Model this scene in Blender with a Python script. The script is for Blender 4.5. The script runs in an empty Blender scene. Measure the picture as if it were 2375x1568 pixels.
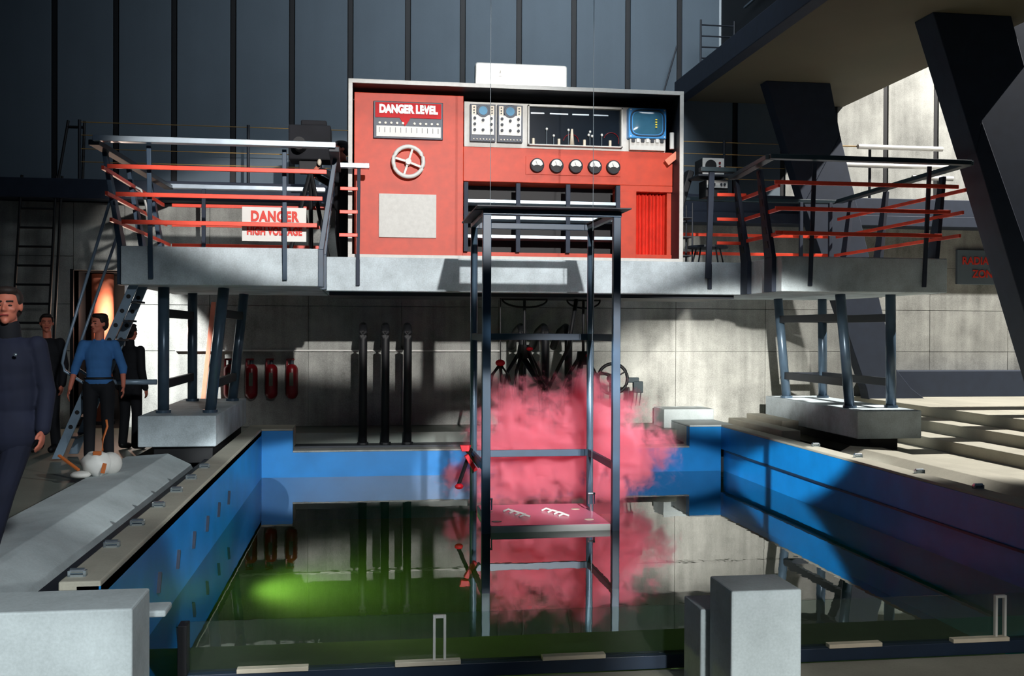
import bpy, bmesh, math, random
from mathutils import Vector, Matrix, Euler
random.seed(7)
SC = bpy.context.scene
COL = SC.collection
PI = math.pi

# ------------------------------------------------------------------ camera
cam_d = bpy.data.cameras.new('camera')
cam = bpy.data.objects.new('camera', cam_d)
COL.objects.link(cam)
cam_d.sensor_width = 36.0
cam_d.lens = 2350.0 / 2375.0 * 36.0
cam_d.clip_end = 200
yaw, pitch, roll = math.radians(8.1744), math.radians(-0.403), math.radians(0.25)
fw = Vector((math.sin(yaw) * math.cos(pitch), math.cos(yaw) * math.cos(pitch), math.sin(pitch)))
rt = Vector((math.cos(yaw), -math.sin(yaw), 0.0))
up = rt.cross(fw)
r2 = rt * math.cos(roll) + up * math.sin(roll)
u2 = up * math.cos(roll) - rt * math.sin(roll)
cam.matrix_world = Matrix(((r2.x, u2.x, -fw.x, 0.0), (r2.y, u2.y, -fw.y, 0.0), (r2.z, u2.z, -fw.z, 1.56), (0, 0, 0, 1)))
SC.camera = cam

# ------------------------------------------------------------------ view, world
SC.view_settings.view_transform = 'Standard'
SC.view_settings.look = 'None'
SC.view_settings.exposure = 0.0
SC.view_settings.gamma = 1.0
SC.view_settings.use_curve_mapping = False
SC.cycles.volume_bounces = 4
SC.cycles.max_bounces = 8
SC.cycles.transparent_max_bounces = 12
SC.cycles.sample_clamp_indirect = 4.0
world = bpy.data.worlds.new('studio_gloom')
SC.world = world
world.use_nodes = True
world.node_tree.nodes['Background'].inputs[0].default_value = (0.30, 0.42, 0.60, 1)
world.node_tree.nodes['Background'].inputs[1].default_value = 0.055

# ------------------------------------------------------------------ studio lamps
def spot(name, loc, target, power, cone, color=(1, 1, 1), blend=0.15, size=0.12, sx=1.0, sy=1.0):
    d = bpy.data.lights.new(name, 'SPOT')
    d.energy = power; d.color = color; d.spot_size = math.radians(cone)
    d.spot_blend = blend; d.shadow_soft_size = size
    o = bpy.data.objects.new(name, d); COL.objects.link(o)
    o.location = loc
    o.rotation_euler = (Vector(target) - Vector(loc)).to_track_quat('-Z', 'Y').to_euler()
    o.scale = (sx, sy, 1)
    return o
def area(name, loc, target, power, w, h, color=(1, 1, 1)):
    d = bpy.data.lights.new(name, 'AREA')
    d.spread = math.radians(95); d.shape = 'RECTANGLE'; d.size = w; d.size_y = h; d.energy = power; d.color = color
    o = bpy.data.objects.new(name, d); COL.objects.link(o)
    o.location = loc
    o.rotation_euler = (Vector(target) - Vector(loc)).to_track_quat('-Z', 'Y').to_euler()
    return o
# key lamp high behind the camera, on the console and the gantry face
spot('key_lamp', (1.9, -3.0, 5.9), (0.95, 13.7, 3.3), 12000, 21, (1.0, 0.97, 0.94), 0.3, 0.10, 1.42, 0.60)
# cool lamp on the near blocks, left kerb
spot('kerb_lamp', (1.5, -1.0, 5.0), (-2.2, 8.0, 0.1), 1900, 38, (0.93, 0.98, 1.0), 0.6, 0.25)
# lamp high left sweeping over the pool to its right wall and the smoke
spot('pool_right_lamp', (-4.2, 4.2, 5.0), (5.35, 12.7, -0.30), 11000, 14, (0.95, 1.0, 1.0), 0.4, 0.10, 1.1, 0.26)
spot('pool_left_lamp', (7.0, 2.6, 4.6), (-1.4, 10.6, -0.2), 2600, 18, (0.95, 1.0, 1.0), 0.5, 0.10, 1.5, 0.7)
spot('pool_back_lamp', (1.6, -2.0, 4.0), (1.6, 15.0, -0.62), 8000, 24, (0.95, 1.0, 1.0), 0.2, 0.08, 1.2, 0.19)
spot('smoke_fill', (3.2, -2.0, 5.0), (2.35, 12.4, 0.1), 13000, 10.5, (1.0, 0.98, 0.97), 0.5, 0.10)  # unseen fill spot added to brighten the smoke
spot('front_lamp', (-1.5, -3.0, 1.5), (-2.3, 5.6, -0.5), 2300, 22, (0.95, 1.0, 1.0), 0.5, 0.2, 1.0, 0.5)
spot('pier_lamp', (2.75, -3.0, 1.3), (2.45, 5.9, -0.6), 2300, 16, (0.95, 1.0, 1.0), 0.5, 0.15, 0.5, 0.7)
spot('bay_fill', (2.2, 2.0, 3.2), (5.75, 16.7, 0.75), 19000, 11.5, (1.0, 0.97, 0.90), 0.9, 0.08, 1.5, 0.85)  # unseen fill added where the far pillar's shadow darkens the bay wall
spot('sill_fill', (3.6, -2.0, 3.6), (3.6, 6.4, -0.82), 1100, 26, (1.0, 0.97, 0.9), 0.6, 0.2, 1.3, 0.35)  # added fill spot, lifts the front floor below the right glass
# strong lamp high on the right, behind the gantry line
spot('right_bay_lamp', (14.6, 12.6, 12.6), (7.0, 16.8, 1.6), 17000, 62, (1.0, 0.96, 0.90), 0.2, 0.10)
spot('left_wall_lamp', (-7.0, 11.5, 6.5), (-3.3, 16.7, 1.1), 12500, 14, (0.98, 1.0, 1.0), 0.15, 0.08, 0.9, 1.0)
u_l = bpy.data.lights.new('underwater_lamp', 'SPOT'); u_l.spot_size = math.radians(150); u_l.spot_blend = 0.6; u_l.energy = 90; u_l.color = (0.95, 1.0, 0.25); u_l.shadow_soft_size = 0.1
u_o = bpy.data.objects.new('underwater_lamp', u_l); COL.objects.link(u_o); u_o.location = (-1.30, 11.0, -0.68); u_o.rotation_euler = (Vector((4, 0.2, -0.5))).to_track_quat('-Z', 'Y').to_euler()
area('upper_wall_lamp', (3.6, 9.5, 10.5), (3.4, 17.6, 6.2), 230, 5.0, 2.0, (0.85, 0.93, 1.0))

# ------------------------------------------------------------------ materials
def lin(h):
    h = h.lstrip('#')
    out = []
    for i in (0, 2, 4):
        c = int(h[i:i + 2], 16) / 255.0
        out.append(c / 12.92 if c <= 0.04045 else ((c + 0.055) / 1.055) ** 2.4)
    return (out[0], out[1], out[2], 1.0)
def new_mat(name):
    m = bpy.data.materials.new(name); m.use_nodes = True
    nt = m.node_tree
    return m, nt, nt.nodes['Principled BSDF']
def plain(name, col, rough=0.5, metal=0.0, emis=None, estr=0.0, var=0.12, scale=6.0, bump=0.05, coat=0.0):
    m, nt, b = new_mat(name)
    b.inputs['Roughness'].default_value = rough
    b.inputs['Metallic'].default_value = metal
    b.inputs['Coat Weight'].default_value = coat
    tc = nt.nodes.new('ShaderNodeTexCoord')
    n = nt.nodes.new('ShaderNodeTexNoise'); n.inputs['Scale'].default_value = scale; n.inputs['Detail'].default_value = 5
    nt.links.new(tc.outputs['Object'], n.inputs['Vector'])
    r = nt.nodes.new('ShaderNodeValToRGB')
    c = lin(col)
    lo = tuple(v * (1 - var) for v in c[:3]) + (1,); hi = tuple(min(1, v * (1 + var)) for v in c[:3]) + (1,)
    r.color_ramp.elements[0].position = 0.3; r.color_ramp.elements[0].color = lo
    r.color_ramp.elements[1].position = 0.7; r.color_ramp.elements[1].color = hi
    nt.links.new(n.outputs['Fac'], r.inputs['Fac'])
    nt.links.new(r.outputs['Color'], b.inputs['Base Color'])
    if bump:
        bp = nt.nodes.new('ShaderNodeBump'); bp.inputs['Strength'].default_value = bump; bp.inputs['Distance'].default_value = 0.01
        nt.links.new(n.outputs['Fac'], bp.inputs['Height']); nt.links.new(bp.outputs['Normal'], b.inputs['Normal'])
    if emis:
        b.inputs['Emission Color'].default_value = lin(emis); b.inputs['Emission Strength'].default_value = estr
    return m
def concrete(name, col, var=0.25, scale=1.6, rough=0.8, streak=0.15, bump=0.25):
    m, nt, b = new_mat(name)
    b.inputs['Roughness'].default_value = rough
    tc = nt.nodes.new('ShaderNodeTexCoord')
    n1 = nt.nodes.new('ShaderNodeTexNoise'); n1.inputs['Scale'].default_value = scale; n1.inputs['Detail'].default_value = 8; n1.inputs['Roughness'].default_value = 0.62
    nt.links.new(tc.outputs['Object'], n1.inputs['Vector'])
    mp = nt.nodes.new('ShaderNodeMapping'); mp.inputs['Scale'].default_value = (7, 7, 0.5)
    nt.links.new(tc.outputs['Object'], mp.inputs['Vector'])
    n2 = nt.nodes.new('ShaderNodeTexNoise'); n2.inputs['Scale'].default_value = 1.0; n2.inputs['Detail'].default_value = 4
    nt.links.new(mp.outputs['Vector'], n2.inputs['Vector'])
    n3 = nt.nodes.new('ShaderNodeTexNoise'); n3.inputs['Scale'].default_value = 60; n3.inputs['Detail'].default_value = 3
    nt.links.new(tc.outputs['Object'], n3.inputs['Vector'])
    r = nt.nodes.new('ShaderNodeValToRGB')
    c = lin(col)
    r.color_ramp.elements[0].position = 0.32; r.color_ramp.elements[0].color = tuple(v * (1 - var) for v in c[:3]) + (1,)
    r.color_ramp.elements[1].position = 0.68; r.color_ramp.elements[1].color = tuple(min(1, v * (1 + var)) for v in c[:3]) + (1,)
    mx = nt.nodes.new('ShaderNodeMix'); mx.data_type = 'FLOAT'; mx.inputs[0].default_value = streak
    nt.links.new(n1.outputs['Fac'], mx.inputs[2]); nt.links.new(n2.outputs['Fac'], mx.inputs[3])
    mx2 = nt.nodes.new('ShaderNodeMix'); mx2.data_type = 'FLOAT'; mx2.inputs[0].default_value = 0.22
    nt.links.new(mx.outputs[0], mx2.inputs[2]); nt.links.new(n3.outputs['Fac'], mx2.inputs[3])
    nt.links.new(mx2.outputs[0], r.inputs['Fac']); nt.links.new(r.outputs['Color'], b.inputs['Base Color'])
    bp = nt.nodes.new('ShaderNodeBump'); bp.inputs['Strength'].default_value = bump; bp.inputs['Distance'].default_value = 0.02
    nt.links.new(mx2.outputs[0], bp.inputs['Height']); nt.links.new(bp.outputs['Normal'], b.inputs['Normal'])
    return m

M = {}
M['conc'] = concrete('pale_concrete', 'B2BCBE')
M['conc_wall'] = concrete('wall_concrete', '979893', 0.60, 1.5, 0.85, 0.35)
M['conc_warm'] = concrete('warm_concrete', 'A5A294', 0.18)
M['conc_slab'] = concrete('overhead_concrete', '5E5846', 0.08, 0.9, 0.85, 0.05, 0.1)
M['floor'] = concrete('studio_floor', '6A7068', 0.2, 0.9, 0.45, 0.0, 0.05)
M['gantry'] = concrete('gantry_concrete', 'BCC8CE', 0.42, 2.0)
M['panel'] = concrete('grey_wall_panel', '5F6D78', 0.10, 1.0, 0.7, 0.3, 0.1)
M['blue'] = plain('pool_blue_paint', '0A7CC6', 0.35, var=0.12, scale=2.5, bump=0.04)
M['poolfloor'] = concrete('pool_floor', '7FA070', 0.2, 1.0)
M['dark'] = plain('dark_steel', '1B222C', 0.55, 0.0)
M['black'] = plain('black_paint', '0A0C11', 0.6)
M['navy'] = plain('navy_frame_paint', '16293F', 0.45)
M['steel'] = plain('steel_blue_paint', '243C52', 0.45, 0.0)
M['pillar'] = plain('dark_blue_pillar_paint', '222C3D', 0.7)
M['tube'] = plain('grey_blue_tube', '4C6072', 0.3, 0.25, bump=0.0)
M['ladder'] = plain('pale_ladder_steel', '8A9FB2', 0.35, 0.2, bump=0.0)
M['rail'] = plain('pale_handrail', 'C3D2DE', 0.3, 0.5)
M['railred'] = plain('red_rail_paint', 'F0492E', 0.4)
M['red'] = plain('console_red_paint', 'C2340C', 0.5, var=0.10, scale=9)
M['curtain'] = plain('red_curtain_cloth', 'D8301C', 0.8)
M['white'] = plain('white_paint', 'D8D8D4', 0.5, var=0.03)
M['offwhite'] = concrete('grey_white_board', 'CCCBC6', 0.08, 14, 0.6, 0.0, 0.1)
M['cream'] = plain('cream_plastic', 'D8CDB8', 0.4)
M['lit'] = plain('lit_sign_face', 'FFFFFF', 0.5, emis='FFFBF2', estr=1.6, var=0.0)
M['blueplastic'] = plain('blue_monitor_shell', '3D8FD0', 0.35)
M['screen'] = plain('monitor_glass', '3C6C86', 0.08, bump=0.0)
M['scope'] = plain('scope_glass', '6C9AB8', 0.08, bump=0.0)
M['darkglass'] = plain('dark_case_back', '0E1822', 0.15, bump=0)
M['metersred'] = plain('meter_red_plate', 'C40C18', 0.7, bump=0)
M['textred'] = plain('red_lettering', 'D8382A', 0.6, var=0.02, bump=0)
M['textwhite'] = plain('white_lettering', 'FFFFFF', 0.6, var=0.0, bump=0)
M['yellow'] = plain('yellow_marks', 'E8D040', 0.5, emis='E8D040', estr=0.5)
M['ropey'] = plain('tan_rope', 'A98850', 0.8)
M['wire'] = plain('hoist_wire', '59646B', 0.5, 0.3)
M['extred'] = plain('extinguisher_red', '6E0A12', 0.3)
M['extlabel'] = plain('extinguisher_label', '4A5040', 0.5)
M['salmon'] = plain('salmon_tank_paint', 'E08468', 0.5)
M['skin'] = plain('skin', 'D27A62', 0.55, var=0.05)
M['hair'] = plain('dark_hair', '1A1210', 0.7)
M['hair_brown'] = plain('brown_hair', '2B1F1A', 0.7)
M['cloth_blk'] = plain('black_cloth', '0F1118', 0.85, var=0.2)
M['cloth_navy'] = plain('navy_cloth', '1C2136', 0.85, var=0.2)
M['cloth_blue'] = plain('blue_cotton', '3A70AC', 0.85, var=0.15)
M['cloth_dark'] = plain('charcoal_cloth', '15161C', 0.85, var=0.2)
M['lips'] = plain('lips', '9A3A36', 0.5, var=0.02)
M['eyewhite'] = plain('eye_dark', '2A1A18', 0.3, var=0.0, bump=0)
M['strap'] = plain('tan_leather', 'B8622C', 0.6)
M['smoketip'] = plain('hot_red_tip', 'E0122A', 0.5)
M['chrome'] = plain('bright_steel', 'C8D4DC', 0.2, 0.9, bump=0)
M['green_dark'] = plain('dark_hammered_steel', '24343A', 0.4)

def mat_glass():
    m = bpy.data.materials.new('clear_glass'); m.use_nodes = True; nt = m.node_tree; nt.nodes.clear()
    out = nt.nodes.new('ShaderNodeOutputMaterial')
    t = nt.nodes.new('ShaderNodeBsdfTransparent'); t.inputs[0].default_value = (0.86, 0.93, 0.90, 1)
    g = nt.nodes.new('ShaderNodeBsdfGlossy'); g.inputs['Roughness'].default_value = 0.02
    d = nt.nodes.new('ShaderNodeBsdfDiffuse'); d.inputs[0].default_value = lin('9DB0A0')
    f = nt.nodes.new('ShaderNodeFresnel'); f.inputs[0].default_value = 1.45
    m1 = nt.nodes.new('ShaderNodeMixShader'); m2 = nt.nodes.new('ShaderNodeMixShader'); m2.inputs[0].default_value = 0.02
    nt.links.new(f.outputs[0], m1.inputs[0]); nt.links.new(t.outputs[0], m1.inputs[1]); nt.links.new(g.outputs[0], m1.inputs[2])
    nt.links.new(m1.outputs[0], m2.inputs[1]); nt.links.new(d.outputs[0], m2.inputs[2]); nt.links.new(m2.outputs[0], out.inputs[0])
    return m
M['glass'] = mat_glass()
def mat_water():
    m = bpy.data.materials.new('pool_water'); m.use_nodes = True; nt = m.node_tree; nt.nodes.clear()
    out = nt.nodes.new('ShaderNodeOutputMaterial')
    t = nt.nodes.new('ShaderNodeBsdfTransparent'); t.inputs[0].default_value = (0.42, 0.62, 0.44, 1)
    g = nt.nodes.new('ShaderNodeBsdfGlossy'); g.inputs['Roughness'].default_value = 0.012
    f = nt.nodes.new('ShaderNodeFresnel'); f.inputs[0].default_value = 2.3
    tc = nt.nodes.new('ShaderNodeTexCoord')
    n = nt.nodes.new('ShaderNodeTexNoise'); n.inputs['Scale'].default_value = 5.0; n.inputs['Detail'].default_value = 2
    bp = nt.nodes.new('ShaderNodeBump'); bp.inputs['Strength'].default_value = 0.02; bp.inputs['Distance'].default_value = 0.02
    nt.links.new(tc.outputs['Object'], n.inputs['Vector']); nt.links.new(n.outputs['Fac'], bp.inputs['Height'])
    nt.links.new(bp.outputs[0], g.inputs['Normal'])
    m1 = nt.nodes.new('ShaderNodeMixShader')
    fr_ = nt.nodes.new('ShaderNodeMath'); fr_.operation = 'MULTIPLY_ADD'; fr_.inputs[1].default_value = 1.35; fr_.inputs[2].default_value = 0.06; fr_.use_clamp = True
    nt.links.new(f.outputs[0], fr_.inputs[0])
    nt.links.new(fr_.outputs[0], m1.inputs[0]); nt.links.new(t.outputs[0], m1.inputs[1]); nt.links.new(g.outputs[0], m1.inputs[2])
    nt.links.new(m1.outputs[0], out.inputs[0])
    return m
M['water'] = mat_water()

# ------------------------------------------------------------------ mesh helpers
class MB:
    def __init__(self): self.b = bmesh.new()
    def box(self, x0, x1, y0, y1, z0, z1):
        v = [self.b.verts.new(p) for p in ((x0,y0,z0),(x1,y0,z0),(x1,y1,z0),(x0,y1,z0),(x0,y0,z1),(x1,y0,z1),(x1,y1,z1),(x0,y1,z1))]
        for f in ((3,2,1,0),(4,5,6,7),(0,1,5,4),(1,2,6,5),(2,3,7,6),(3,0,4,7)): self.b.faces.new([v[i] for i in f])
        return self
    def hexa(self, pts):          # 8 points: bottom ring then top ring
        v = [self.b.verts.new(p) for p in pts]
        for f in ((3,2,1,0),(4,5,6,7),(0,1,5,4),(1,2,6,5),(2,3,7,6),(3,0,4,7)): self.b.faces.new([v[i] for i in f])
        return self
    def prism(self, poly, axis, a, b2):   # extrude a 2D polygon along an axis
        def P(p, t):
            if axis == 'y': return (p[0], t, p[1])
            if axis == 'x': return (t, p[0], p[1])
            return (p[0], p[1], t)
        A = [self.b.verts.new(P(p, a)) for p in poly]; B = [self.b.verts.new(P(p, b2)) for p in poly]
        self.b.faces.new(A[::-1]); self.b.faces.new(B)
        n = len(poly)
        for i in range(n): self.b.faces.new([A[i], A[(i+1)%n], B[(i+1)%n], B[i]])
        return self
    def bar(self, p, q, w, h=None, upv=(0, 0, 1)):
        h = w if h is None else h
        p = Vector(p); q = Vector(q); d = (q - p).normalized(); U = Vector(upv)
        if abs(d.dot(U)) > 0.95: U = Vector((0, 1, 0))
        s = d.cross(U).normalized() * w / 2; t = d.cross(s.normalized()).normalized() * h / 2
        self.hexa([p - s - t, p + s - t, p + s + t, p - s + t, q - s - t, q + s - t, q + s + t, q - s + t])
        return self
    def tube(self, pts, r, n=12, r1=None, closed=False):
        pts = [Vector(p) for p in pts]; rings = []
        k = len(pts)
        for i, p in enumerate(pts):
            if closed: d = (pts[(i+1) % k] - pts[i-1])
            else: d = (pts[min(i+1, k-1)] - pts[max(i-1, 0)])
            d.normalize()
            U = Vector((0, 0, 1)) if abs(d.z) < 0.9 else Vector((0, 1, 0))
            s = d.cross(U).normalized(); t = d.cross(s).normalized()
            rr = r if r1 is None else r + (r1 - r) * i / (k - 1)
            rings.append([self.b.verts.new(p + (s * math.cos(a) + t * math.sin(a)) * rr) for a in [2*PI*j/n for j in range(n)]])
        rng = range(k) if closed else range(k - 1)
        for i in rng:
            A, B = rings[i], rings[(i+1) % k]
            for j in range(n): self.b.faces.new([A[j], A[(j+1)%n], B[(j+1)%n], B[j]])
        if not closed:
            self.b.faces.new(rings[0]); self.b.faces.new(rings[-1][::-1])
        return self
    def disc_y(self, cx, cz, r, y0, y1, n=24):    # cylinder along Y
        return self.prism([(cx + r*math.cos(2*PI*i/n), cz + r*math.sin(2*PI*i/n)) for i in range(n)], 'y', y0, y1)
    def ell(self, c, r, rot=None, n=12):
        mt = Matrix.Translation(Vector(c)) @ (rot.to_matrix().to_4x4() if rot else Matrix.Identity(4)) @ Matrix.Diagonal((r[0], r[1], r[2], 1))
        bmesh.ops.create_uvsphere(self.b, u_segments=n, v_segments=max(6, n*2//3), radius=1.0, matrix=mt)
        return self
    def cap(self, a, b, ra, rb, n=12):
        a = Vector(a); b = Vector(b); d = (b - a); L = d.length; d.normalize()
        q = d.to_track_quat('Z', 'Y'); prof = []
        for i in range(6): t = -PI/2 + PI/2*i/5; prof.append((ra*math.cos(t), ra*math.sin(t)))
        for i in range(6): t = PI/2*i/5; prof.append((rb*math.cos(t), L + rb*math.sin(t)))
        rings = []
        for (rr, zz) in prof:
            rr = max(rr, 1e-4)
            rings.append([self.b.verts.new(a + q @ Vector((rr*math.cos(2*PI*j/n), rr*math.sin(2*PI*j/n), zz))) for j in range(n)])
        for i in range(len(rings)-1):
            for j in range(n): self.b.faces.new([rings[i][j], rings[i][(j+1)%n], rings[i+1][(j+1)%n], rings[i+1][j]])
        self.b.faces.new(rings[0][::-1]); self.b.faces.new(rings[-1])
        return self
    def grid(self, fn, nu, nv):
        V = [[self.b.verts.new(fn(i/nu, j/nv)) for j in range(nv+1)] for i in range(nu+1)]
        for i in range(nu):
            for j in range(nv): self.b.faces.new([V[i][j], V[i+1][j], V[i+1][j+1], V[i][j+1]])
        return self

BASE = {}
def finish(ob, bevel, smooth):
    if smooth:
        for p in ob.data.polygons: p.use_smooth = True
    if bevel:
        md = ob.modifiers.new('bevel', 'BEVEL'); md.width = bevel; md.segments = 2; md.limit_method = 'ANGLE'
def link_mesh(name, mb, mat, bevel=0.0, smooth=False):
    bmesh.ops.recalc_face_normals(mb.b, faces=mb.b.faces[:])
    me = bpy.data.meshes.new(name); mb.b.to_mesh(me); mb.b.free()
    ob = bpy.data.objects.new(name, me); COL.objects.link(ob)
    me.materials.append(M[mat] if isinstance(mat, str) else mat)
    finish(ob, bevel, smooth)
    return ob
def thing(name, loc, label, cat, group=None):
    o = bpy.data.objects.new(name, None); COL.objects.link(o)
    o.empty_display_size = 0.1
    o.location = loc; o['label'] = label; o['category'] = cat
    if group: o['group'] = group
    BASE[o.name] = Vector(loc)
    return o
def part(parent, name, mb, mat, bevel=0.0, smooth=False, label=None, kind=None):
    base = BASE[parent.name]
    for v in mb.b.verts: v.co -= base
    ob = link_mesh(name, mb, mat, bevel, smooth)
    ob.parent = parent
    BASE[ob.name] = base
    if label: ob['label'] = label
    if kind: ob['kind'] = kind
    return ob
def single(name, mb, mat, label, cat, base=None, group=None, bevel=0.0, smooth=False, kind=None):
    if base is None:
        xs = [v.co.x for v in mb.b.verts]; ys = [v.co.y for v in mb.b.verts]; zs = [v.co.z for v in mb.b.verts]
        base = ((min(xs)+max(xs))/2, (min(ys)+max(ys))/2, min(zs))
    base = Vector(base)
    for v in mb.b.verts: v.co -= base
    ob = link_mesh(name, mb, mat, bevel, smooth); ob.location = base
    ob['label'] = label; ob['category'] = cat
    if group: ob['group'] = group
    if kind: ob['kind'] = kind
    BASE[ob.name] = base
    return ob
def struct(name, mb, mat, bevel=0.0):
    ob = link_mesh(name, mb, mat, bevel); ob['kind'] = 'structure'
    BASE[ob.name] = Vector((0, 0, 0))
    return ob
def kids(o): return [c for c in bpy.data.objects if c.parent == o]
def copy_tree(o, loc, label=None, parent=None):
    c = o.copy(); COL.objects.link(c)
    if parent is not None: c.parent = parent
    else:
        c.location = loc; BASE[c.name] = Vector(loc)
        if label: c['label'] = label
    for ch in kids(o): copy_tree(ch, None, None, c)
    return c
def text(parent, name, s, x, y, z, size, mat, width=None, depth=0.004, space=1.0, bold=0.0):
    cu = bpy.data.curves.new(name, 'FONT'); cu.body = s; cu.size = size; cu.extrude = depth
    cu.align_x = 'CENTER'; cu.align_y = 'CENTER'; cu.space_character = space; cu.offset = bold
    tmp = bpy.data.objects.new('tmp', cu); COL.objects.link(tmp)
    bpy.context.view_layer.update()
    me = bpy.data.meshes.new_from_object(tmp.evaluated_get(bpy.context.evaluated_depsgraph_get()))
    bpy.data.objects.remove(tmp)
    w = max(v.co.x for v in me.vertices) - min(v.co.x for v in me.vertices)
    sx = width / w if width else 1.0
    base = BASE[parent.name]
    for v in me.vertices:
        v.co = Vector((x + v.co.x * sx, y - v.co.z, z + v.co.y)) - base
    ob = bpy.data.objects.new(name, me); COL.objects.link(ob); me.materials.clear(); me.materials.append(M[mat])
    ob.parent = parent
    BASE[ob.name] = base
    return ob
def arc(cx, cz, r, a0, a1, n, y): return [(cx + r*math.cos(a0+(a1-a0)*i/n), y, cz + r*math.sin(a0+(a1-a0)*i/n)) for i in range(n+1)]

# ================================================================== SETTING
XL, XR, YB, ZW = -1.49, 5.40, 14.95, -0.575
ZC = 0.13        # pool coping height
# floors
o = struct('floor', MB().box(-9, -2.8, 6.02, 16.7, -0.3, 0), 'floor')
o = struct('floor_rear', MB().box(-2.8, 7.5, 15.6, 16.7, -0.3, 0), 'floor')
struct('floor_right', MB().box(6.7, 7.5, 5.0, 15.6, -0.3, 0), 'conc_warm')
struct('floor_front', MB().box(-3.5, 9.0, 4.6, 6.92, -1.1, -0.83), 'conc_warm')
struct('floor_rear_channel', MB().box(-1.72, 5.62, 15.25, 15.6, -0.4, -0.16), 'dark')
# raised floor in steps on the right
for i, (xa, xb, z) in enumerate(((7.5, 7.95, 0.15), (7.95, 8.35, 0.30), (8.35, 16.0, 0.45))):
    pass
stair = thing('wide_step_flight', (7.5, 11, 0), 'wide pale concrete steps rising to the right beside the right rail kerb', 'steps')
for (xa, xb, z) in ((7.5, 7.95, 0.15), (7.95, 8.35, 0.30), (8.35, 8.95, 0.45)):
    part(stair, 'step', MB().box(xa, xb, 6.0, 16.7, 0.0, z), 'conc_warm', 0.01)
struct('floor_upper_right', MB().box(8.95, 16.0, 6.0, 17.6, 0.0, 0.45), 'conc_warm')
single('low_bench_wall', MB().box(8.6, 16, 16.3, 16.7, 0.45, 0.9), 'pillar', 'low dark plinth along the foot of the lit wall beyond the steps', 'plinth', bevel=0.01)

# rear wall, lower part: concrete panels around a doorway
ZR = [0.0, 1.22, 1.95, 2.7, 3.55]
wl = struct('wall_back', MB().box(-9, -4.55, 16.74, 17.0, -0.2, 3.55).box(-3.78, 16, 16.74, 17.0, -0.2, 3.55).box(-4.55, -3.78, 16.74, 17.0, 2.48, 3.55), 'conc_wall')
def wall_panel(x0, x1, z0, z1, dy):
    part(wl, 'panel', MB().box(x0+0.004, x1-0.004, 16.70+dy, 16.745, z0+0.004, z1-0.004), 'conc_wall', 0.002)
xs = [-9, -7.2, -5.9, -4.55]
x = -3.78; right = [x]
for w in (1.3, 1.55, 1.5, 1.6, 1.5, 1.55, 1.6, 1.5, 1.55, 1.5, 1.6, 1.5, 1.6): x += w; right.append(x)
for i in range(len(xs)-1):
    for j in range(4): wall_panel(xs[i], xs[i+1], ZR[j], ZR[j+1], random.uniform(0, .006))
for i in range(len(right)-1):
    for j in range(4): wall_panel(right[i], right[i+1], ZR[j], ZR[j+1], random.uniform(0, .006))
wall_panel(-4.55, -3.78, 2.48, 3.55, 0.003)
struct('trim_1', MB().box(-3.0, 2.2, 16.655, 16.70, 1.215, 1.24), 'offwhite')
# upper wall: tall panels between dark battens
wu = struct('wall_back_upper', MB().box(-9, 16, 17.64, 17.8, 3.5, 11.0), 'black')
bx = [-5.1 - 0.97*k for k in (3, 2, 1)] + [-5.10, -4.13, -3.20, -2.24, -1.27, -0.29, 0.69, 1.64, 2.63, 3.61, 4.59, 5.54, 6.59] + [7.5, 8.5, 9.5, 10.5, 11.5, 12.5]
for i in range(len(bx)-1):
    part(wu, 'panel', MB().box(bx[i]+0.05, bx[i+1]-0.05, 17.6, 17.645, 3.86, 10.9), 'panel' if bx[i] < 7.4 else 'conc_wall', 0.006)
for xx in bx:
    part(wu, 'batten', MB().box(xx-0.035, xx+0.035, 17.62, 17.66, 3.86, 10.9), 'black')
struct('wall_left', MB().box(-9.2, -9, 2.0, 17.8, -0.3, 11), 'dark')
struct('wall_right', MB().box(16, 16.2, 2.0, 17.8, -0.3, 11), 'conc_wall')

# gallery slab along the rear wall
gal = thing('gallery_walkway', (3, 16.9, 3.5), 'dark gallery walkway running along the rear wall behind the red console', 'walkway')
part(gal, 'slab', MB().box(-5.6, 16, 16.3, 17.6, 3.56, 3.86), 'pillar', 0.01)
part(gal, 'slab', MB().box(5.2, 16, 16.25, 16.72, 3.38, 3.56), 'pillar', 0.01)

# pool shell
struct('wall_pool_left', MB().box(-1.62, XL, 6.02, YB+0.02, -2.0, ZC-0.03), 'blue')
struct('wall_pool_right', MB().box(XR, 5.54, 7.0, YB+0.02, -0.24, ZC-0.03).box(XR+0.05, 5.54, 7.0, YB+0.02, -2.0, -0.262), 'blue')
struct('wall_pool_lip', MB().box(XR-0.025, XR+0.045, 7.0, YB-0.25, -0.262, -0.24), 'navy')
struct('wall_pool_back', MB().box(XL, XR, YB, 15.1, -2.0, -0.215).box(XL, -1.05, YB, 15.1, -0.215, ZC-0.03).box(4.90, XR, YB, 15.1, -0.215, ZC-0.03), 'blue')
struct('floor_pool', MB().box(-1.62, 5.54, 6.9, 15.1, -1.4, -1.2), 'poolfloor')
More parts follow.
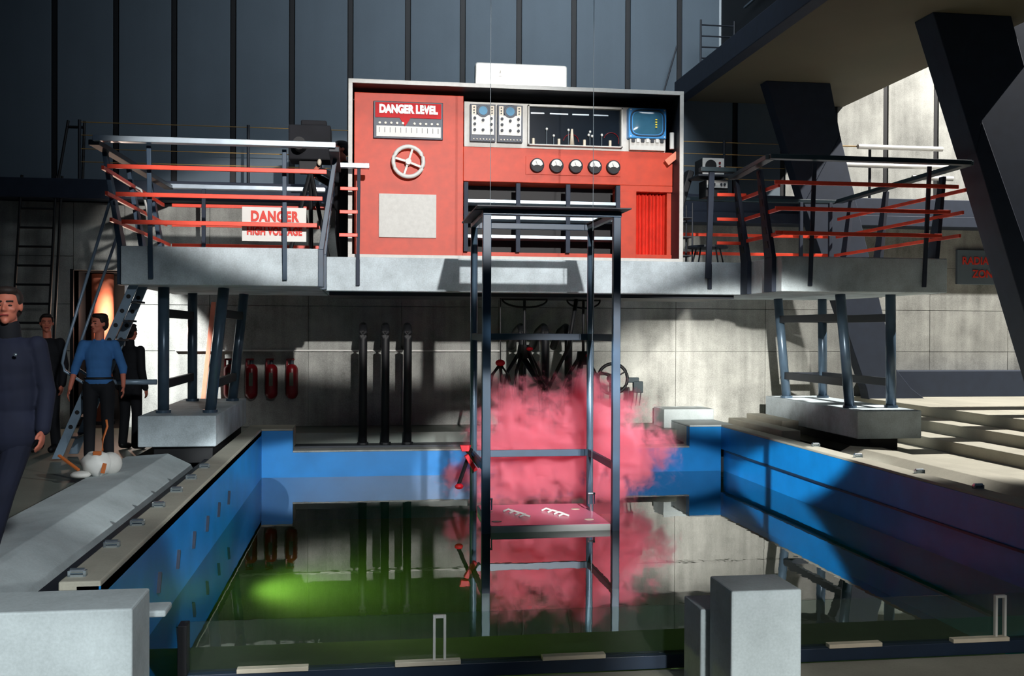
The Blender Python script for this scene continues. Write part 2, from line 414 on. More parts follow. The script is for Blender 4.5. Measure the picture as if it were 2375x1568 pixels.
# copings
struct('trim_2', MB().box(-1.72, XL, 6.02, YB, ZC-0.10, ZC).box(-1.72, -1.62, 6.02, YB, -0.16, ZC-0.1), 'conc_warm', 0.01)
struct('trim_3', MB().box(XR, 5.62, 7.0, YB, ZC-0.03, ZC+0.0).box(5.54, 5.62, 7.0, YB, -0.16, ZC-0.03), 'conc_warm', 0.008)
struct('trim_4', MB().box(-1.05, 4.90, YB, 15.3, -0.215, -0.19), 'conc_wall', 0.008)
struct('trim_5', MB().box(-1.72, -1.05, YB, 15.6, ZC-0.03, ZC).box(-1.72, -1.05, 15.1, 15.6, -0.2, ZC-0.03), 'conc_warm', 0.008)
struct('trim_6', MB().box(4.90, 5.62, YB, 15.9, ZC-0.03, ZC).box(4.90, 5.62, 15.1, 15.9, -0.2, ZC-0.03).box(4.78, 5.62, 15.9, 16.5, -0.2, 0.30), 'conc', 0.01)
# rail trenches
struct('floor_trench_left', MB().box(-2.8, -1.72, 6.02, 15.6, -0.3, -0.12), 'dark')
struct('floor_trench_right', MB().box(5.62, 6.7, 5.0, 15.6, -0.3, -0.12), 'dark')

single('sloped_kerb', MB().prism([(-2.8, -0.12), (-2.8, 0.06), (-2.32, 0.09), (-2.06, -0.04), (-2.02, -0.12)], 'y', 6.02, 12.45), 'conc',
       'long concrete kerb with sloped inner face left of the pool', 'kerb', bevel=0.008)
single('sloped_kerb', MB().prism([(6.7, -0.12), (6.7, 0.05), (6.25, 0.08), (6.02, -0.04), (5.98, -0.12)], 'y', 6.0, 12.45), 'conc_warm',
       'long concrete kerb with sloped inner face right of the pool', 'kerb', bevel=0.008)
single('gantry_rail', MB().box(-1.93, -1.80, 6.02, 15.5, -0.12, 0.0), 'dark', 'dark steel gantry rail in the trench left of the pool', 'rail', bevel=0.005)
single('gantry_rail', MB().box(5.72, 5.85, 7.0, 15.5, -0.12, 0.0), 'dark', 'dark steel gantry rail in the trench right of the pool', 'rail', bevel=0.005)
single('kerb_block', MB().box(5.68, 5.95, 13.3, 15.4, -0.12, 0.20), 'conc_warm', 'nearer of two low concrete strips behind the right pool coping', 'kerb', bevel=0.01)
single('kerb_block', MB().box(6.02, 6.28, 14.1, 15.5, -0.12, 0.26), 'conc_warm', 'farther of two low concrete strips behind the right pool coping', 'kerb', bevel=0.01)

# water
wb = MB(); wb.grid(lambda u, v: (XL-0.005+(XR+0.05-XL)*u, 7.02+(YB-7.02)*v, ZW), 10, 10)
single('pool_water', wb, 'water', 'still dark green water filling the blue-walled pool', 'water', base=(2, 11, ZW), kind='stuff')

# coping rollers
def roller(x, y, z, label, grp):
    t = thing('coping_roller', (x, y, z), label, 'roller', grp)
    part(t, 'bracket', MB().box(x-0.05, x+0.05, y-0.02, y+0.02, z, z+0.012).box(x-0.05, x-0.035, y-0.02, y+0.02, z, z+0.035).box(x+0.035, x+0.05, y-0.02, y+0.02, z, z+0.035), 'chrome')
    part(t, 'wheel', MB().tube([(x-0.04, y, z+0.03), (x+0.04, y, z+0.03)], 0.018, 12), 'chrome', smooth=False)
    return t
GL = 'rollers along the left pool coping'
ys = [6.15, 6.95, 7.7, 8.47, 9.24, 10.0, 10.8]
names = ['nearest', 'second nearest', 'third nearest', 'fourth nearest', 'fifth nearest', 'second farthest', 'farthest']
r0 = roller(-1.65, ys[0], ZC, 'small steel roller on the left pool coping, nearest of seven', GL)
for yy, nn in zip(ys[1:], names[1:]): copy_tree(r0, (-1.65, yy, ZC), 'small steel roller on the left pool coping, %s of seven' % nn)
r1 = roller(5.57, 12.0, ZC, 'small steel roller on the right pool coping, farthest of four', 'rollers along the right pool coping')
for yy, nn in ((10.9, 'second farthest'), (9.6, 'second nearest'), (8.6, 'nearest')):
    copy_tree(r1, (5.57, yy, ZC), 'small steel roller on the right pool coping, %s of four' % nn)
# fin brackets on the left pool wall
f = MB(); f.prism([(-0.05, -0.30), (0.05, -0.30), (0.0, -0.20)], 'x', -1.49, -1.44)
names6 = ['nearest', 'second nearest', 'third nearest', 'third farthest', 'second farthest', 'farthest']
def fin(y, nn):
    b = MB().prism([(y-0.03, -0.34), (y-0.01, -0.34), (y+0.05, -0.22), (y+0.03, -0.20)], 'x', -1.49, -1.465)
    return single('wall_fin', b, 'navy', 'small dark fin on the blue left pool wall, %s of six' % nn, 'bracket', base=(-1.49, y, -0.36), group='fins on the left pool wall')
f.b.free()
f0 = fin(7.6, names6[0])
for yy, nn in zip((8.35, 9.1, 9.85, 10.6, 11.35), names6[1:]):
    c = f0.copy(); COL.objects.link(c); c.location = (-1.49, yy, -0.36); c['label'] = 'small dark fin on the blue left pool wall, %s of six' % nn

# ================================================================== FRONT BLOCKS, GLASS
single('concrete_block', MB().box(-4.0, -1.215, 5.55, 5.99, -1.1, 0.09), 'conc', 'big pale concrete block at the lower left corner of the picture', 'block', bevel=0.012)
single('ledge_plate', MB().box(-1.29, -1.14, 6.05, 6.25, -0.10, -0.06), 'conc', 'tiny pale ledge plate behind the right corner of the big lower left block', 'plate', bevel=0.012)
single('concrete_pier', MB().box(2.205, 2.655, 5.9, 6.3, -1.1, -0.02), 'conc', 'square pale concrete pier standing between the two glass panels', 'pier', bevel=0.012)
single('concrete_block', MB().prism([(6.31, -0.9), (6.66, -0.9), (6.66, -0.24), (6.31, -0.24)], 'x', 2.15, 2.5), 'conc', 'low concrete stub joining the square pier to the pool', 'block', bevel=0.01)
def glass_screen(x0, x1, label, post_sides, strips, hx):
    t = thing('glass_screen', ((x0+x1)/2, 7.0, -0.83), label, 'glass panel')
    part(t, 'pane', MB().box(x0, x1, 6.992, 7.004, -0.735, -0.395), 'glass')
    part(t, 'bottom_frame', MB().box(x0-0.02, x1+0.02, 6.94, 7.05, -0.83, -0.735), 'navy', 0.004)
    for s in post_sides: part(t, 'side_frame', MB().box(s-0.03, s+0.03, 6.92, 7.05, -0.83, -0.40), 'black', 0.004)
    for (a, b) in strips: part(t, 'sill_clip', MB().box(a, b, 6.925, 6.99, -0.735, -0.705), 'cream', 0.003)
    h = part(t, 'handle', MB().box(hx-0.045, hx-0.027, 6.955, 6.985, -0.75, -0.40).box(hx+0.027, hx+0.045, 6.955, 6.985, -0.75, -0.40)
             .box(hx-0.027, hx+0.027, 6.955, 6.985, -0.42, -0.40).box(hx-0.027, hx+0.027, 6.955, 6.985, -0.75, -0.73), 'white', 0.002)
    return t
glass_screen(-1.2, 2.30, 'wide glass pool panel in a dark frame left of the square pier', (-1.2, 2.33), ((-0.85, -0.38), (0.2, 0.65), (1.22, 1.67)), 0.505)
glass_screen(2.66, 5.40, 'dark glass pool panel in a black frame right of the square pier', (), ((3.33, 3.74), (4.3, 4.75)), 4.70)

# ================================================================== GANTRY
DT, DB = 2.53, 2.08
G = thing('rolling_gantry', (2.3, 14.0, 0.0), 'long concrete bridge gantry on steel legs spanning the pool with railed end platforms', 'gantry')
part(G, 'bridge_deck', MB().box(-0.565, 5.225, 13.6, 15.6, DB, DT), 'gantry', 0.012)
part(G, 'left_platform_deck', MB().box(-2.83, -0.575, 12.3, 15.6, DB, DT), 'gantry', 0.012, label='pale platform deck over the left legs')
part(G, 'right_platform_deck', MB().box(5.235, 7.51, 12.3, 15.6, DB, DT), 'gantry', 0.012, label='shaded platform deck over the right legs')
for s, x0, x1 in ((-1, -2.68, -1.78), (1, 6.38, 7.28)):
    part(G, 'pedestal', MB().box(x0, x1, 12.5, 15.6, 0.16, 0.53), 'gantry', 0.012)
    xw0, xw1 = (-2.62, -1.78) if s < 0 else (6.5, 7.05)
    part(G, 'wheel_box', MB().box(xw0+0.1, xw1-0.05, 12.6, 15.4, -0.0 if s > 0 else -0.05, 0.16), 'black', 0.01)
def leg(p, q, r=0.068):
    part(G, 'leg', MB().tube([p, q], r, 20), 'tube', smooth=True)
    p = Vector(p)
    part(G, 'leg_collar', MB().tube([p, p + Vector((0, 0, 0.035))], r*1.35, 20), 'tube')
for yy in (13.0, 15.1):
    leg((-2.48, yy, 0.53), (-2.48, yy, DB)); leg((-1.92, yy, 0.53), (-1.76, yy, DB))
    leg((7.12, yy, 0.53), (7.10, yy, DB)); leg((6.52, yy, 0.53), (6.37, yy, DB))
for z, k in ((1.76, 0.793), (0.88, 0.226)):
    for xx in (-2.48, -1.92+0.16*k, 7.11, 6.52-0.15*k):
        part(G, 'leg_crossbar', MB().box(xx-0.03, xx+0.03, 13.0, 15.1, z-0.055, z+0.055), 'dark', 0.004)
for xa, xb, yy in ((6.42, 7.11, 15.1),):
    for z in (1.76, 0.88): part(G, 'leg_crossbar', MB().box(xa, xb, yy-0.02, yy+0.02, z-0.05, z+0.05), 'dark', 0.004)
# bridge underside lip
part(G, 'bridge_beam', MB().box(-0.5, 5.2, 13.9, 15.4, DB-0.05, DB), 'dark')
# guard rails
def rail(x0, x1, y, z, m='railred', h=0.05, d=0.03): part(G, 'guard_rail', MB().box(x0, x1, y-d/2, y+d/2, z-h/2, z+h/2), m, 0.004)
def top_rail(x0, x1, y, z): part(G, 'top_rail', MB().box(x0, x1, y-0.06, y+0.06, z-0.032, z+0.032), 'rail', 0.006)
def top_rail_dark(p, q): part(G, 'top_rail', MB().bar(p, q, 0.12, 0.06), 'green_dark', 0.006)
# left front
top_rail(-3.04, -0.36, 11.95, 3.70)
for z, a, b, y in ((3.405, -2.91, -0.465, 12.02), (3.10, -2.835, -0.515, 12.09), (2.793, -2.785, -0.58, 12.16)): rail(a, b, y, z)
def front_post(x, ztop, yt, mat='steel'):
    part(G, 'front_post', MB().bar((x, 12.26, 2.15), (x, yt, ztop), 0.05, 0.035), mat, 0.004)
front_post(-2.482, 3.67, 12.13); front_post(-0.958, 3.67, 12.13)
# right front
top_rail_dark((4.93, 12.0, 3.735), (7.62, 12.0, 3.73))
for z, a, b, y in ((3.43, 5.03, 7.50, 12.05), (3.11, 5.06, 7.42, 12.1), (2.81, 5.09, 7.34, 12.16)): rail(a, b, y, z)
front_post(5.60, 3.70, 12.15, 'pillar'); front_post(7.16, 3.70, 12.15, 'pillar')
# rear rails
for xa, xb in ((-2.88, -0.62),):
    top_rail(xa, xb, 15.6, 3.68)
    for z in (3.40, 3.11, 2.81): rail(xa+0.02, xb, 15.6, z)
for xa, xb in ((4.7, 7.55),):
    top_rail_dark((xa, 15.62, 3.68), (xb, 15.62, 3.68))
    for z in (3.11, 2.81): rail(xa, xb-0.1, 15.6, z)
def rear_post(x): part(G, 'rear_post', MB().bar((x, 15.57, DT), (x, 15.57, 3.66), 0.055, 0.05), 'pillar', 0.004)
for x in (-2.40, 0.0, 4.75, 6.95, 7.45): rear_post(x)
# side panels: leaning channel posts, outward flare
def side_post(x, y, s, lean=0.20, mat='steel', w0=0.22, w1=0.10):
    zt = 3.66
    b = MB()
    b.hexa([(x, y-w0/2, DB-0.0), (x+s*0.06, y-w0/2, DB), (x+s*0.06, y+w0/2, DB), (x, y+w0/2, DB), (x, y-w0/2, DT), (x+s*0.06, y-w0/2, DT), (x+s*0.06, y+w0/2, DT), (x, y+w0/2, DT)])
    b.hexa([(x, y-w0/2, DT), (x+s*0.06, y-w0/2, DT), (x+s*0.06, y+w0/2, DT), (x, y+w0/2, DT),
            (x+s*lean, y-w1/2, zt), (x+s*(lean+0.05), y-w1/2, zt), (x+s*(lean+0.05), y+w1/2, zt), (x+s*lean, y+w1/2, zt)])
    p = part(G, 'side_post', b, mat, 0.004)
    for k in range(6):
        z = DT + 0.12 + k*0.18; t = (z-DT)/(zt-DT); xx = x + s*(0.06*(1-t) + (lean+0.05)*t)
        w = 0.06*(1-t*0.5)
        part_sub(p, 'slot', MB().hexa([(xx-s*0.004, y-w, z), (xx+s*0.004, y-w, z), (xx+s*0.004, y+w, z), (xx-s*0.004, y+w, z),
              (xx-s*0.004+s*0.014, y-w*0.9, z+0.09), (xx+s*0.004+s*0.014, y-w*0.9, z+0.09), (xx+s*0.004+s*0.014, y+w*0.9, z+0.09), (xx-s*0.004+s*0.014, y+w*0.9, z+0.09)]))
def part_sub(p, name, mb):
    BASE[p.name] = BASE[G.name]; part(p, name, mb, 'black')
for y in (12.5, 13.7, 15.0): side_post(-2.83, y, -1)
side_post(-0.575, 12.5, 1, 0.17); side_post(-0.575, 13.35, 1, 0.12)
side_post(5.235, 12.6, -1, 0.16, 'pillar', 0.26); side_post(5.235, 13.45, -1, 0.16, 'pillar', 0.26)
for y in (12.7, 14.2, 15.3): side_post(7.51, y, 1, 0.14, 'pillar')
part(G, 'top_rail', MB().bar((-3.04, 11.95, 3.66), (-2.9, 15.6, 3.66), 0.12, 0.06), 'dark', 0.006)
part(G, 'top_rail', MB().bar((-0.38, 11.95, 3.66), (-0.40, 13.5, 3.66), 0.12, 0.06), 'dark', 0.006)
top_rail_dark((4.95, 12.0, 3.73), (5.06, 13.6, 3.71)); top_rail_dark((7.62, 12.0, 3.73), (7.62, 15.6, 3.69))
for z, dx in ((3.40, 0.15), (3.11, 0.11), (2.81, 0.06)):
    part(G, 'guard_rail', MB().bar((-2.83-dx, 12.1, z), (-2.83-dx, 15.6, z), 0.03, 0.045), 'railred')
    part(G, 'guard_rail', MB().bar((5.23-dx*0.8, 12.1, z), (5.20-dx*0.4, 13.55, z), 0.03, 0.045), 'railred')
    part(G, 'guard_rail', MB().bar((7.51+dx*0.8, 12.1, z), (7.51+dx*0.6, 15.6, z), 0.03, 0.045), 'railred')
# short bridge-front rails either side of the console
top_rail(-0.355, 0.03, 13.5, 3.72)
for z in (3.42, 3.115, 2.81): rail(-0.36 + (z-2.8)*0.02, -0.12, 13.5, z, h=0.045)
part(G, 'front_post', MB().box(-0.14, -0.09, 13.55, 13.6, 2.15, 2.5).bar((-0.115, 13.57, 2.5), (-0.105, 13.5, 3.69), 0.045, 0.035), 'pillar', 0.004)
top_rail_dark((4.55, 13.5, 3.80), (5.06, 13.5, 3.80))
for z in (3.46, 3.12, 2.79): rail(4.80, 5.22, 13.5, z, h=0.045)
part(G, 'front_post', MB().box(4.70, 4.75, 13.55, 13.6, 2.15, 2.5).bar((4.70, 13.57, 2.3), (4.72, 13.5, 3.78), 0.075, 0.05), 'pillar', 0.004)
part(G, 'guard_rail', MB().bar((4.5, 14.9, 3.25), (4.8, 14.9, 3.25), 0.03, 0.03), 'dark')

# ================================================================== CONTROL CONSOLE
CX0, CX1, CZ0, CZ1, CY = -0.245, 4.385, 2.545, 4.92, 13.75
K = thing('control_console', (2.07, 14.1, DT), 'huge red control console in a white-edged frame standing on the gantry bridge', 'control panel')
fr = MB().box(CX0, CX1, CY, 14.6, CZ1-0.05, CZ1).box(CX0, CX1, CY, 14.6, CZ0-0.015, CZ0+0.035).box(CX0, CX0+0.05, CY, 14.6, CZ0, CZ1).box(CX1-0.05, CX1, CY, 14.6, CZ0, CZ1)
part(K, 'outer_shell', fr, 'dark')
part(K, 'front_trim', MB().box(CX0-0.005, CX1+0.005, CY-0.02, CY, CZ1-0.05, CZ1+0.005).box(CX0-0.005, CX1+0.005, CY-0.02, CY, CZ0-0.015, CZ0+0.035)
     .box(CX0-0.005, CX0+0.05, CY-0.02, CY, CZ0+0.035, CZ1-0.05).box(CX1-0.05, CX1+0.005, CY-0.02, CY, CZ0+0.035, CZ1-0.05), 'offwhite', 0.003)
part(K, 'back_panel', MB().box(CX0+0.05, CX1-0.05, 14.5, 14.6, CZ0+0.035, CZ1-0.05), 'black')
part(K, 'left_cabinet', MB().box(-0.175, 1.325, 14.05, 14.5, 2.585, 4.82), 'red', 0.006)
part(K, 'upper_band', MB().box(1.325, 4.33, 14.05, 14.5, 3.64, 4.12), 'red', 0.006)
part(K, 'curtain_cabinet_side', MB().box(3.56, 3.80, 14.05, 14.5, 2.585, 3.555), 'red', 0.004)
part(K, 'curtain_cabinet_side', MB().box(4.27, 4.335, 14.12, 14.5, 2.585, 3.64), 'red', 0.004)
part(K, 'header', MB().box(3.56, 4.33, 14.06, 14.5, 3.555, 3.64), 'red')
cu = MB()
NP = 56
cu.grid(lambda u, v: (3.80+0.47*u, 14.24 + 0.028*math.sin(u*PI*2*9) + 0.008*math.sin(u*31), 2.59+0.96*v), NP*2, 2)
part(K, 'folded_curtain', cu, 'curtain', smooth=True)
part(K, 'plinth', MB().box(1.325, 4.33, 14.08, 14.5, 2.585, 2.66), 'red')
# white-framed instrument board
part(K, 'instrument_board', MB().box(1.335, 4.22, 14.05, 14.12, 4.12, 4.745), 'offwhite', 0.004)
# shelf unit inside the opening
for z in (3.365, 3.14, 2.875):
    part(K, 'shelf', MB().box(1.33, 3.56, 14.02, 14.4, z-0.022, z+0.022), 'rail', 0.003)
for x in (1.36, 2.09, 2.80, 3.52):
    part(K, 'shelf_upright', MB().box(x-0.03, x+0.03, 13.99, 14.06, 2.66, 3.62), 'pillar', 0.003)
part(K, 'white_panel', MB().box(0.163, 0.95, 14.02, 14.05, 2.838, 3.437), 'offwhite', 0.004)
# danger level meter
mt = part(K, 'danger_meter', MB().box(0.085, 1.035, 14.0, 14.05, 4.19, 4.70), 'navy', 0.006, label='danger level meter with red header and white scale')
def sub(p, name, mb, mat, bevel=0.0, smooth=False, label=None): BASE[p.name] = BASE[K.name]; return part(p, name, mb, mat, bevel, smooth, label)
sub(mt, 'red_header', MB().prism([(0.11, 4.475), (0.44, 4.475), (0.515, 4.36), (0.59, 4.475), (1.01, 4.475), (1.01, 4.68), (0.11, 4.68)], 'y', 13.985, 14.0), 'metersred')
sub(mt, 'scale_strip', MB().box(0.125, 1.005, 13.985, 14.0, 4.215, 4.36), 'white')
for k in range(11):
    x = 0.17 + k*0.079
    if k == 5: continue
    sub(mt, 'lamp', MB().disc_y(x, 4.40, 0.016, 13.98, 14.0, 12), 'cream')
for k in range(12): sub(mt, 'scale_tick', MB().box(0.165+k*0.073-0.003, 0.165+k*0.073+0.003, 13.982, 13.986, 4.27, 4.34), 'dark')
BASE[mt.name] = BASE[K.name]
text(mt, 'lettering', 'DANGER LEVEL', 0.56, 13.975, 4.585, 0.15, 'textwhite', 0.80, 0.006, bold=0.010)
# hand wheel
hw = MB().tube([(0.559+0.205*math.cos(a), 13.93, 3.868+0.205*math.sin(a)) for a in [2*PI*i/40 for i in range(40)]], 0.028, 10, closed=True)
w = part(K, 'hand_wheel', hw, 'white', smooth=True, label='white four-spoke hand wheel')
for a in (72, 165, 252, 338):
    a = math.radians(a)
    sub(w, 'spoke', MB().bar((0.559+0.03*math.cos(a), 13.95, 3.868+0.03*math.sin(a)), (0.559+0.19*math.cos(a), 13.93, 3.868+0.19*math.sin(a)), 0.03, 0.02, (0, 1, 0)), 'white', 0.002)
sub(w, 'hub', MB().disc_y(0.559, 3.868, 0.042, 13.9, 14.05, 20), 'white', 0.004)
# oscilloscope racks
def scope_rack(x0):
    r = part(K, 'oscilloscope_rack', MB().box(x0, x0+0.355, 13.98, 14.06, 4.185, 4.70), 'navy', 0.004, label='white-faced oscilloscope module with round blue screen')
    fx0, fx1 = x0+0.022, x0+0.333
    sub(r, 'face_plate', MB().box(fx0, fx1, 13.965, 13.98, 4.275, 4.55), 'white', 0.003)
    sub(r, 'side_plate', MB().box(fx0, fx0+0.06, 13.965, 13.98, 4.55, 4.68), 'cream')
    sub(r, 'side_plate', MB().box(fx1-0.06, fx1, 13.965, 13.98, 4.55, 4.68), 'cream')
    cx = x0+0.177
    sub(r, 'screen_ring', MB().disc_y(cx, 4.605, 0.088, 13.955, 13.98, 28), 'navy', 0.003)
    sub(r, 'screen', MB().disc_y(cx, 4.605, 0.06, 13.945, 13.956, 28), 'scope')
    for kx, kz in ((-0.115, 4.50), (0.115, 4.50), (-0.115, 4.42), (0.115, 4.42), (-0.115, 4.34), (0.0, 4.34), (0.115, 4.34), (0.0, 4.475)):
        sub(r, 'knob', MB().disc_y(cx+kx, kz, 0.020, 13.945, 13.966, 12), 'dark')
    for kx in (-0.125, 0.125):
        for kz in (4.575, 4.61, 4.65): sub(r, 'switch', MB().disc_y(cx+kx, kz, 0.011, 13.955, 13.966, 8), 'dark')
    for k in range(7): sub(r, 'terminal', MB().disc_y(x0+0.05+k*0.045, 4.215, 0.009, 13.96, 13.98, 8), 'cream')
scope_rack(1.41); scope_rack(1.79)
# glass case
case = part(K, 'display_case', MB().box(2.235, 3.56, 14.04, 14.06, 4.17, 4.70), 'darkglass', 0.002, label='dark glazed case with small valves and wires inside')
sub(case, 'case_frame', MB().box(2.22, 3.575, 13.97, 14.05, 4.695, 4.715).box(2.22, 3.575, 13.97, 14.05, 4.155, 4.172).box(2.22, 2.24, 13.97, 14.05, 4.155, 4.715).box(3.555, 3.575, 13.97, 14.05, 4.155, 4.715), 'offwhite', 0.002)
for x in (2.30, 2.665, 3.03, 3.40): sub(case, 'post', MB().tube([(x, 14.0, 4.175), (x, 14.0, 4.255)], 0.02, 10), 'cream')
sub(case, 'tall_valve', MB().tube([(2.85, 14.0, 4.175), (2.85, 14.0, 4.40)], 0.035, 12, 0.014), 'cream', smooth=True)
for (x, z) in ((2.49, 4.39), (2.59, 4.30), (2.80, 4.385), (3.11, 4.37), (3.09, 4.325), (3.14, 4.31), (3.28, 4.33)):
    sub(case, 'bulb', MB().ell((x, 14.0, z), (0.017, 0.017, 0.02)), 'white', smooth=True)
for (x, z) in ((2.49, 4.39), (2.59, 4.30), (2.80, 4.385), (3.11, 4.37), (3.28, 4.33)):
    sub(case, 'bulb_stem', MB().tube([(x, 14.01, 4.18), (x, 14.01, z)], 0.006, 6), 'wire')
sub(case, 'red_wire', MB().tube(arc(2.84, 4.22, 0.11, PI*0.95, 0.05, 14, 14.015), 0.006, 6), 'extred')
sub(case, 'red_wire', MB().tube(arc(3.42, 4.26, 0.11, PI*0.9, -0.4, 14, 14.015), 0.005, 6), 'extred')
for x0, x1 in ((2.27, 2.46), (2.54, 2.80), (2.86, 3.10), (3.16, 3.38)): sub(case, 'engraved_strip', MB().box(x0, x1, 14.03, 14.04, 4.605, 4.622), 'rail')
# blue monitor
mo = part(K, 'blue_monitor', MB().box(3.65, 4.20, 13.93, 14.06, 4.29, 4.715), 'blueplastic', 0.012, label='sky-blue monitor with rounded grey-blue screen')
sc = MB()
def rr(u, v):
    a = 2*PI*u; c, s = math.cos(a), math.sin(a); p = 0.45
    return (3.925+0.225*v*math.copysign(abs(c)**p, c), 13.932-0.03*(1-v*v), 4.505+0.165*v*math.copysign(abs(s)**p, s))
sc.grid(rr, 48, 6)
sub(mo, 'screen', sc, 'screen', smooth=True)
ring = [(3.925+0.24*math.copysign(abs(math.cos(a))**0.45, math.cos(a)), 13.93, 4.505+0.18*math.copysign(abs(math.sin(a))**0.45, math.sin(a))) for a in [2*PI*i/48+0.01 for i in range(48)]]
sub(mo, 'screen_bezel', MB().tube(ring, 0.013, 6, closed=True), 'steel', smooth=True)
for k in range(4): sub(mo, 'scale_mark', MB().box(4.03, 4.055, 13.895, 13.905, 4.44+k*0.035, 4.455+k*0.035), 'yellow')
for x in (3.68, 4.17):
    for z in (4.315, 4.69): sub(mo, 'screw', MB().disc_y(x, z, 0.01, 13.92, 13.931, 8), 'white')
kp = part(K, 'key_panel', MB().box(3.68, 4.20, 13.97, 14.06, 4.13, 4.285), 'offwhite', 0.003)
for k in range(7): sub(kp, 'key', MB().box(3.70+k*0.07, 3.745+k*0.07, 13.94, 13.975, 4.235, 4.29), 'white' if k % 2 else 'dark', 0.003)
part(K, 'side_cylinder', MB().tube([(4.28, 13.93, 4.15), (4.28, 13.93, 4.38)], 0.032, 16), 'white', label='small white upright cylinder')
part(K, 'angled_brace', MB().bar((4.20, 13.92, 3.95), (4.36, 13.92, 4.08), 0.03, 0.09, (0, 0, 1)), 'salmon')
# five dial gauges
g0 = None
for gx in (2.353, 2.629, 2.905, 3.178, 3.446):
    g = part(K, 'dial_gauge', MB().disc_y(gx, 3.878, 0.098, 13.97, 14.05, 32), 'black', 0.006)
    n = 20
    poly = [(gx + 0.078*math.cos(PI*0.02 + PI*0.96*i/n), 3.882 + 0.078*math.sin(PI*0.02 + PI*0.96*i/n)) for i in range(n+1)]
    poly += [(gx-0.05, 3.866), (gx-0.02, 3.878), (gx+0.02, 3.878), (gx+0.05, 3.866)]
    sub(g, 'dial_face', MB().prism(poly, 'y', 13.962, 13.971), 'white')
    sub(g, 'needle', MB().bar((gx, 13.958, 3.875), (gx-0.02, 13.958, 3.93), 0.006, 0.004), 'dark')
    sub(g, 'rim', MB().tube([(gx+0.09*math.cos(a), 13.968, 3.878+0.09*math.sin(a)) for a in [2*PI*i/32 for i in range(32)]], 0.008, 6, closed=True), 'dark', smooth=True)
part(K, 'gauge_plate', MB().box(2.20, 3.56, 14.035, 14.052, 3.755, 4.01), 'red', 0.002)

# lit sign on top of the console
ls = thing('lit_sign', (2.1, 13.9, CZ1), 'glowing white lightbox standing on top of the red console', 'sign')
def rbox(x0, x1, z0, z1, r, y0, y1):
    p = []
    for cx, cz, a0 in ((x1-r, z1-r, 0), (x0+r, z1-r, PI/2), (x0+r, z0+r, PI), (x1-r, z0+r, 1.5*PI)):
        for i in range(5): a = a0 + PI/2*i/4; p.append((cx+r*math.cos(a), cz+r*math.sin(a)))
    return MB().prism(p, 'y', y0, y1)
part(ls, 'box_shell', rbox(1.47, 2.745, 4.92, 5.245, 0.03, 13.86, 14.0), 'white')
part(ls, 'glowing_face', rbox(1.485, 2.73, 4.935, 5.23, 0.025, 13.85, 13.862), 'lit')
part(ls, 'faint_mark', MB().prism([(1.80, 5.10), (1.815, 5.10), (1.815, 5.14), (1.808, 5.15)], 'y', 13.846, 13.852).box(1.785, 1.83, 13.846, 13.852, 5.06, 5.068), 'cream')

# danger sign on the left platform rail
ds = thing('danger_sign', (-1.08, 12.33, 2.6), 'white DANGER HIGH VOLTAGE sign with red letters on the left platform rails', 'sign')
part(ds, 'board', MB().box(-1.462, -0.715, 12.325, 12.34, 2.61, 3.015), 'white', 0.003)
text(ds, 'lettering', 'DANGER', -1.085, 12.315, 2.90, 0.165, 'textred', 0.56, 0.003, 1.1, 0.008)
text(ds, 'lettering', 'HIGH VOLTAGE', -1.085, 12.315, 2.725, 0.125, 'textred', 0.64, 0.003, 1.05, 0.006)
rs = thing('radiation_sign', (10.8, 16.66, 2.4), 'grey RADIATION ZONE sign with red letters on the wall behind the leaning pillar', 'sign')
part(rs, 'board', MB().box(10.35, 11.35, 16.64, 16.70, 2.42, 3.03), 'panel', 0.006)
text(rs, 'lettering', 'RADIATION', 10.90, 16.63, 2.83, 0.19, 'textred', 0.92, 0.004, 1.0, 0.004)
text(rs, 'lettering', 'ZONE', 10.87, 16.63, 2.60, 0.19, 'textred', 0.48, 0.004, 1.0, 0.004)

# ================================================================== TOWER LIFT
T = thing('lift_tower', (1.95, 11.3, -2.0), 'tall steel-blue lift frame standing in the pool before the gantry', 'frame')
TX0, TX1, TY0, TY1, TZ = 1.25, 2.65, 10.6, 11.95, 2.80
for x, y, w in ((TX0, TY0, 0.088), (TX1, TY0, 0.080)):
    part(T, 'post', MB().box(x-w/2, x+w/2, y-w/2, y+w/2, -2.0, TZ-0.02), 'steel', 0.005)
for x, y in ((TX0+0.01, TY1), (TX1+0.02, TY1)):
    part(T, 'post', MB().tube([(x, y, -2.0), (x, y, TZ-0.02)], 0.042, 16), 'tube', smooth=True)
part(T, 'top_bar', MB().box(TX0-0.045, TX1+0.045, TY0-0.045, TY0+0.045, TZ-0.02, TZ+0.035), 'steel', 0.005)
part(T, 'top_bar', MB().box(TX0-0.03, TX1+0.05, TY1-0.04, TY1+0.04, TZ-0.03, TZ+0.04), 'steel', 0.005)
for x in (TX0, TX1): part(T, 'top_bar', MB().box(x-0.03, x+0.03, TY0, TY1, TZ-0.02, TZ+0.03), 'steel', 0.005)
part(T, 'roof_flange', MB().box(TX0-0.13, TX1+0.10, TY0-0.25, TY0+0.08, TZ+0.04, TZ+0.055).box(TX0-0.13, TX0+0.04, TY0, TY1+0.1, TZ+0.04, TZ+0.055)
     .box(TX1-0.04, TX1+0.10, TY0, TY1+0.1, TZ+0.04, TZ+0.055), 'dark', 0.003)
for z in (1.49, 0.10):
    part(T, 'crossbar', MB().box(TX0, TX1+0.02, TY1-0.02, TY1+0.02, z-0.04, z+0.04), 'steel', 0.004)
    for x in (TX0, TX1+0.01): part(T, 'crossbar', MB().box(x-0.02, x+0.02, TY0, TY1, z-0.04, z+0.04), 'steel', 0.004)
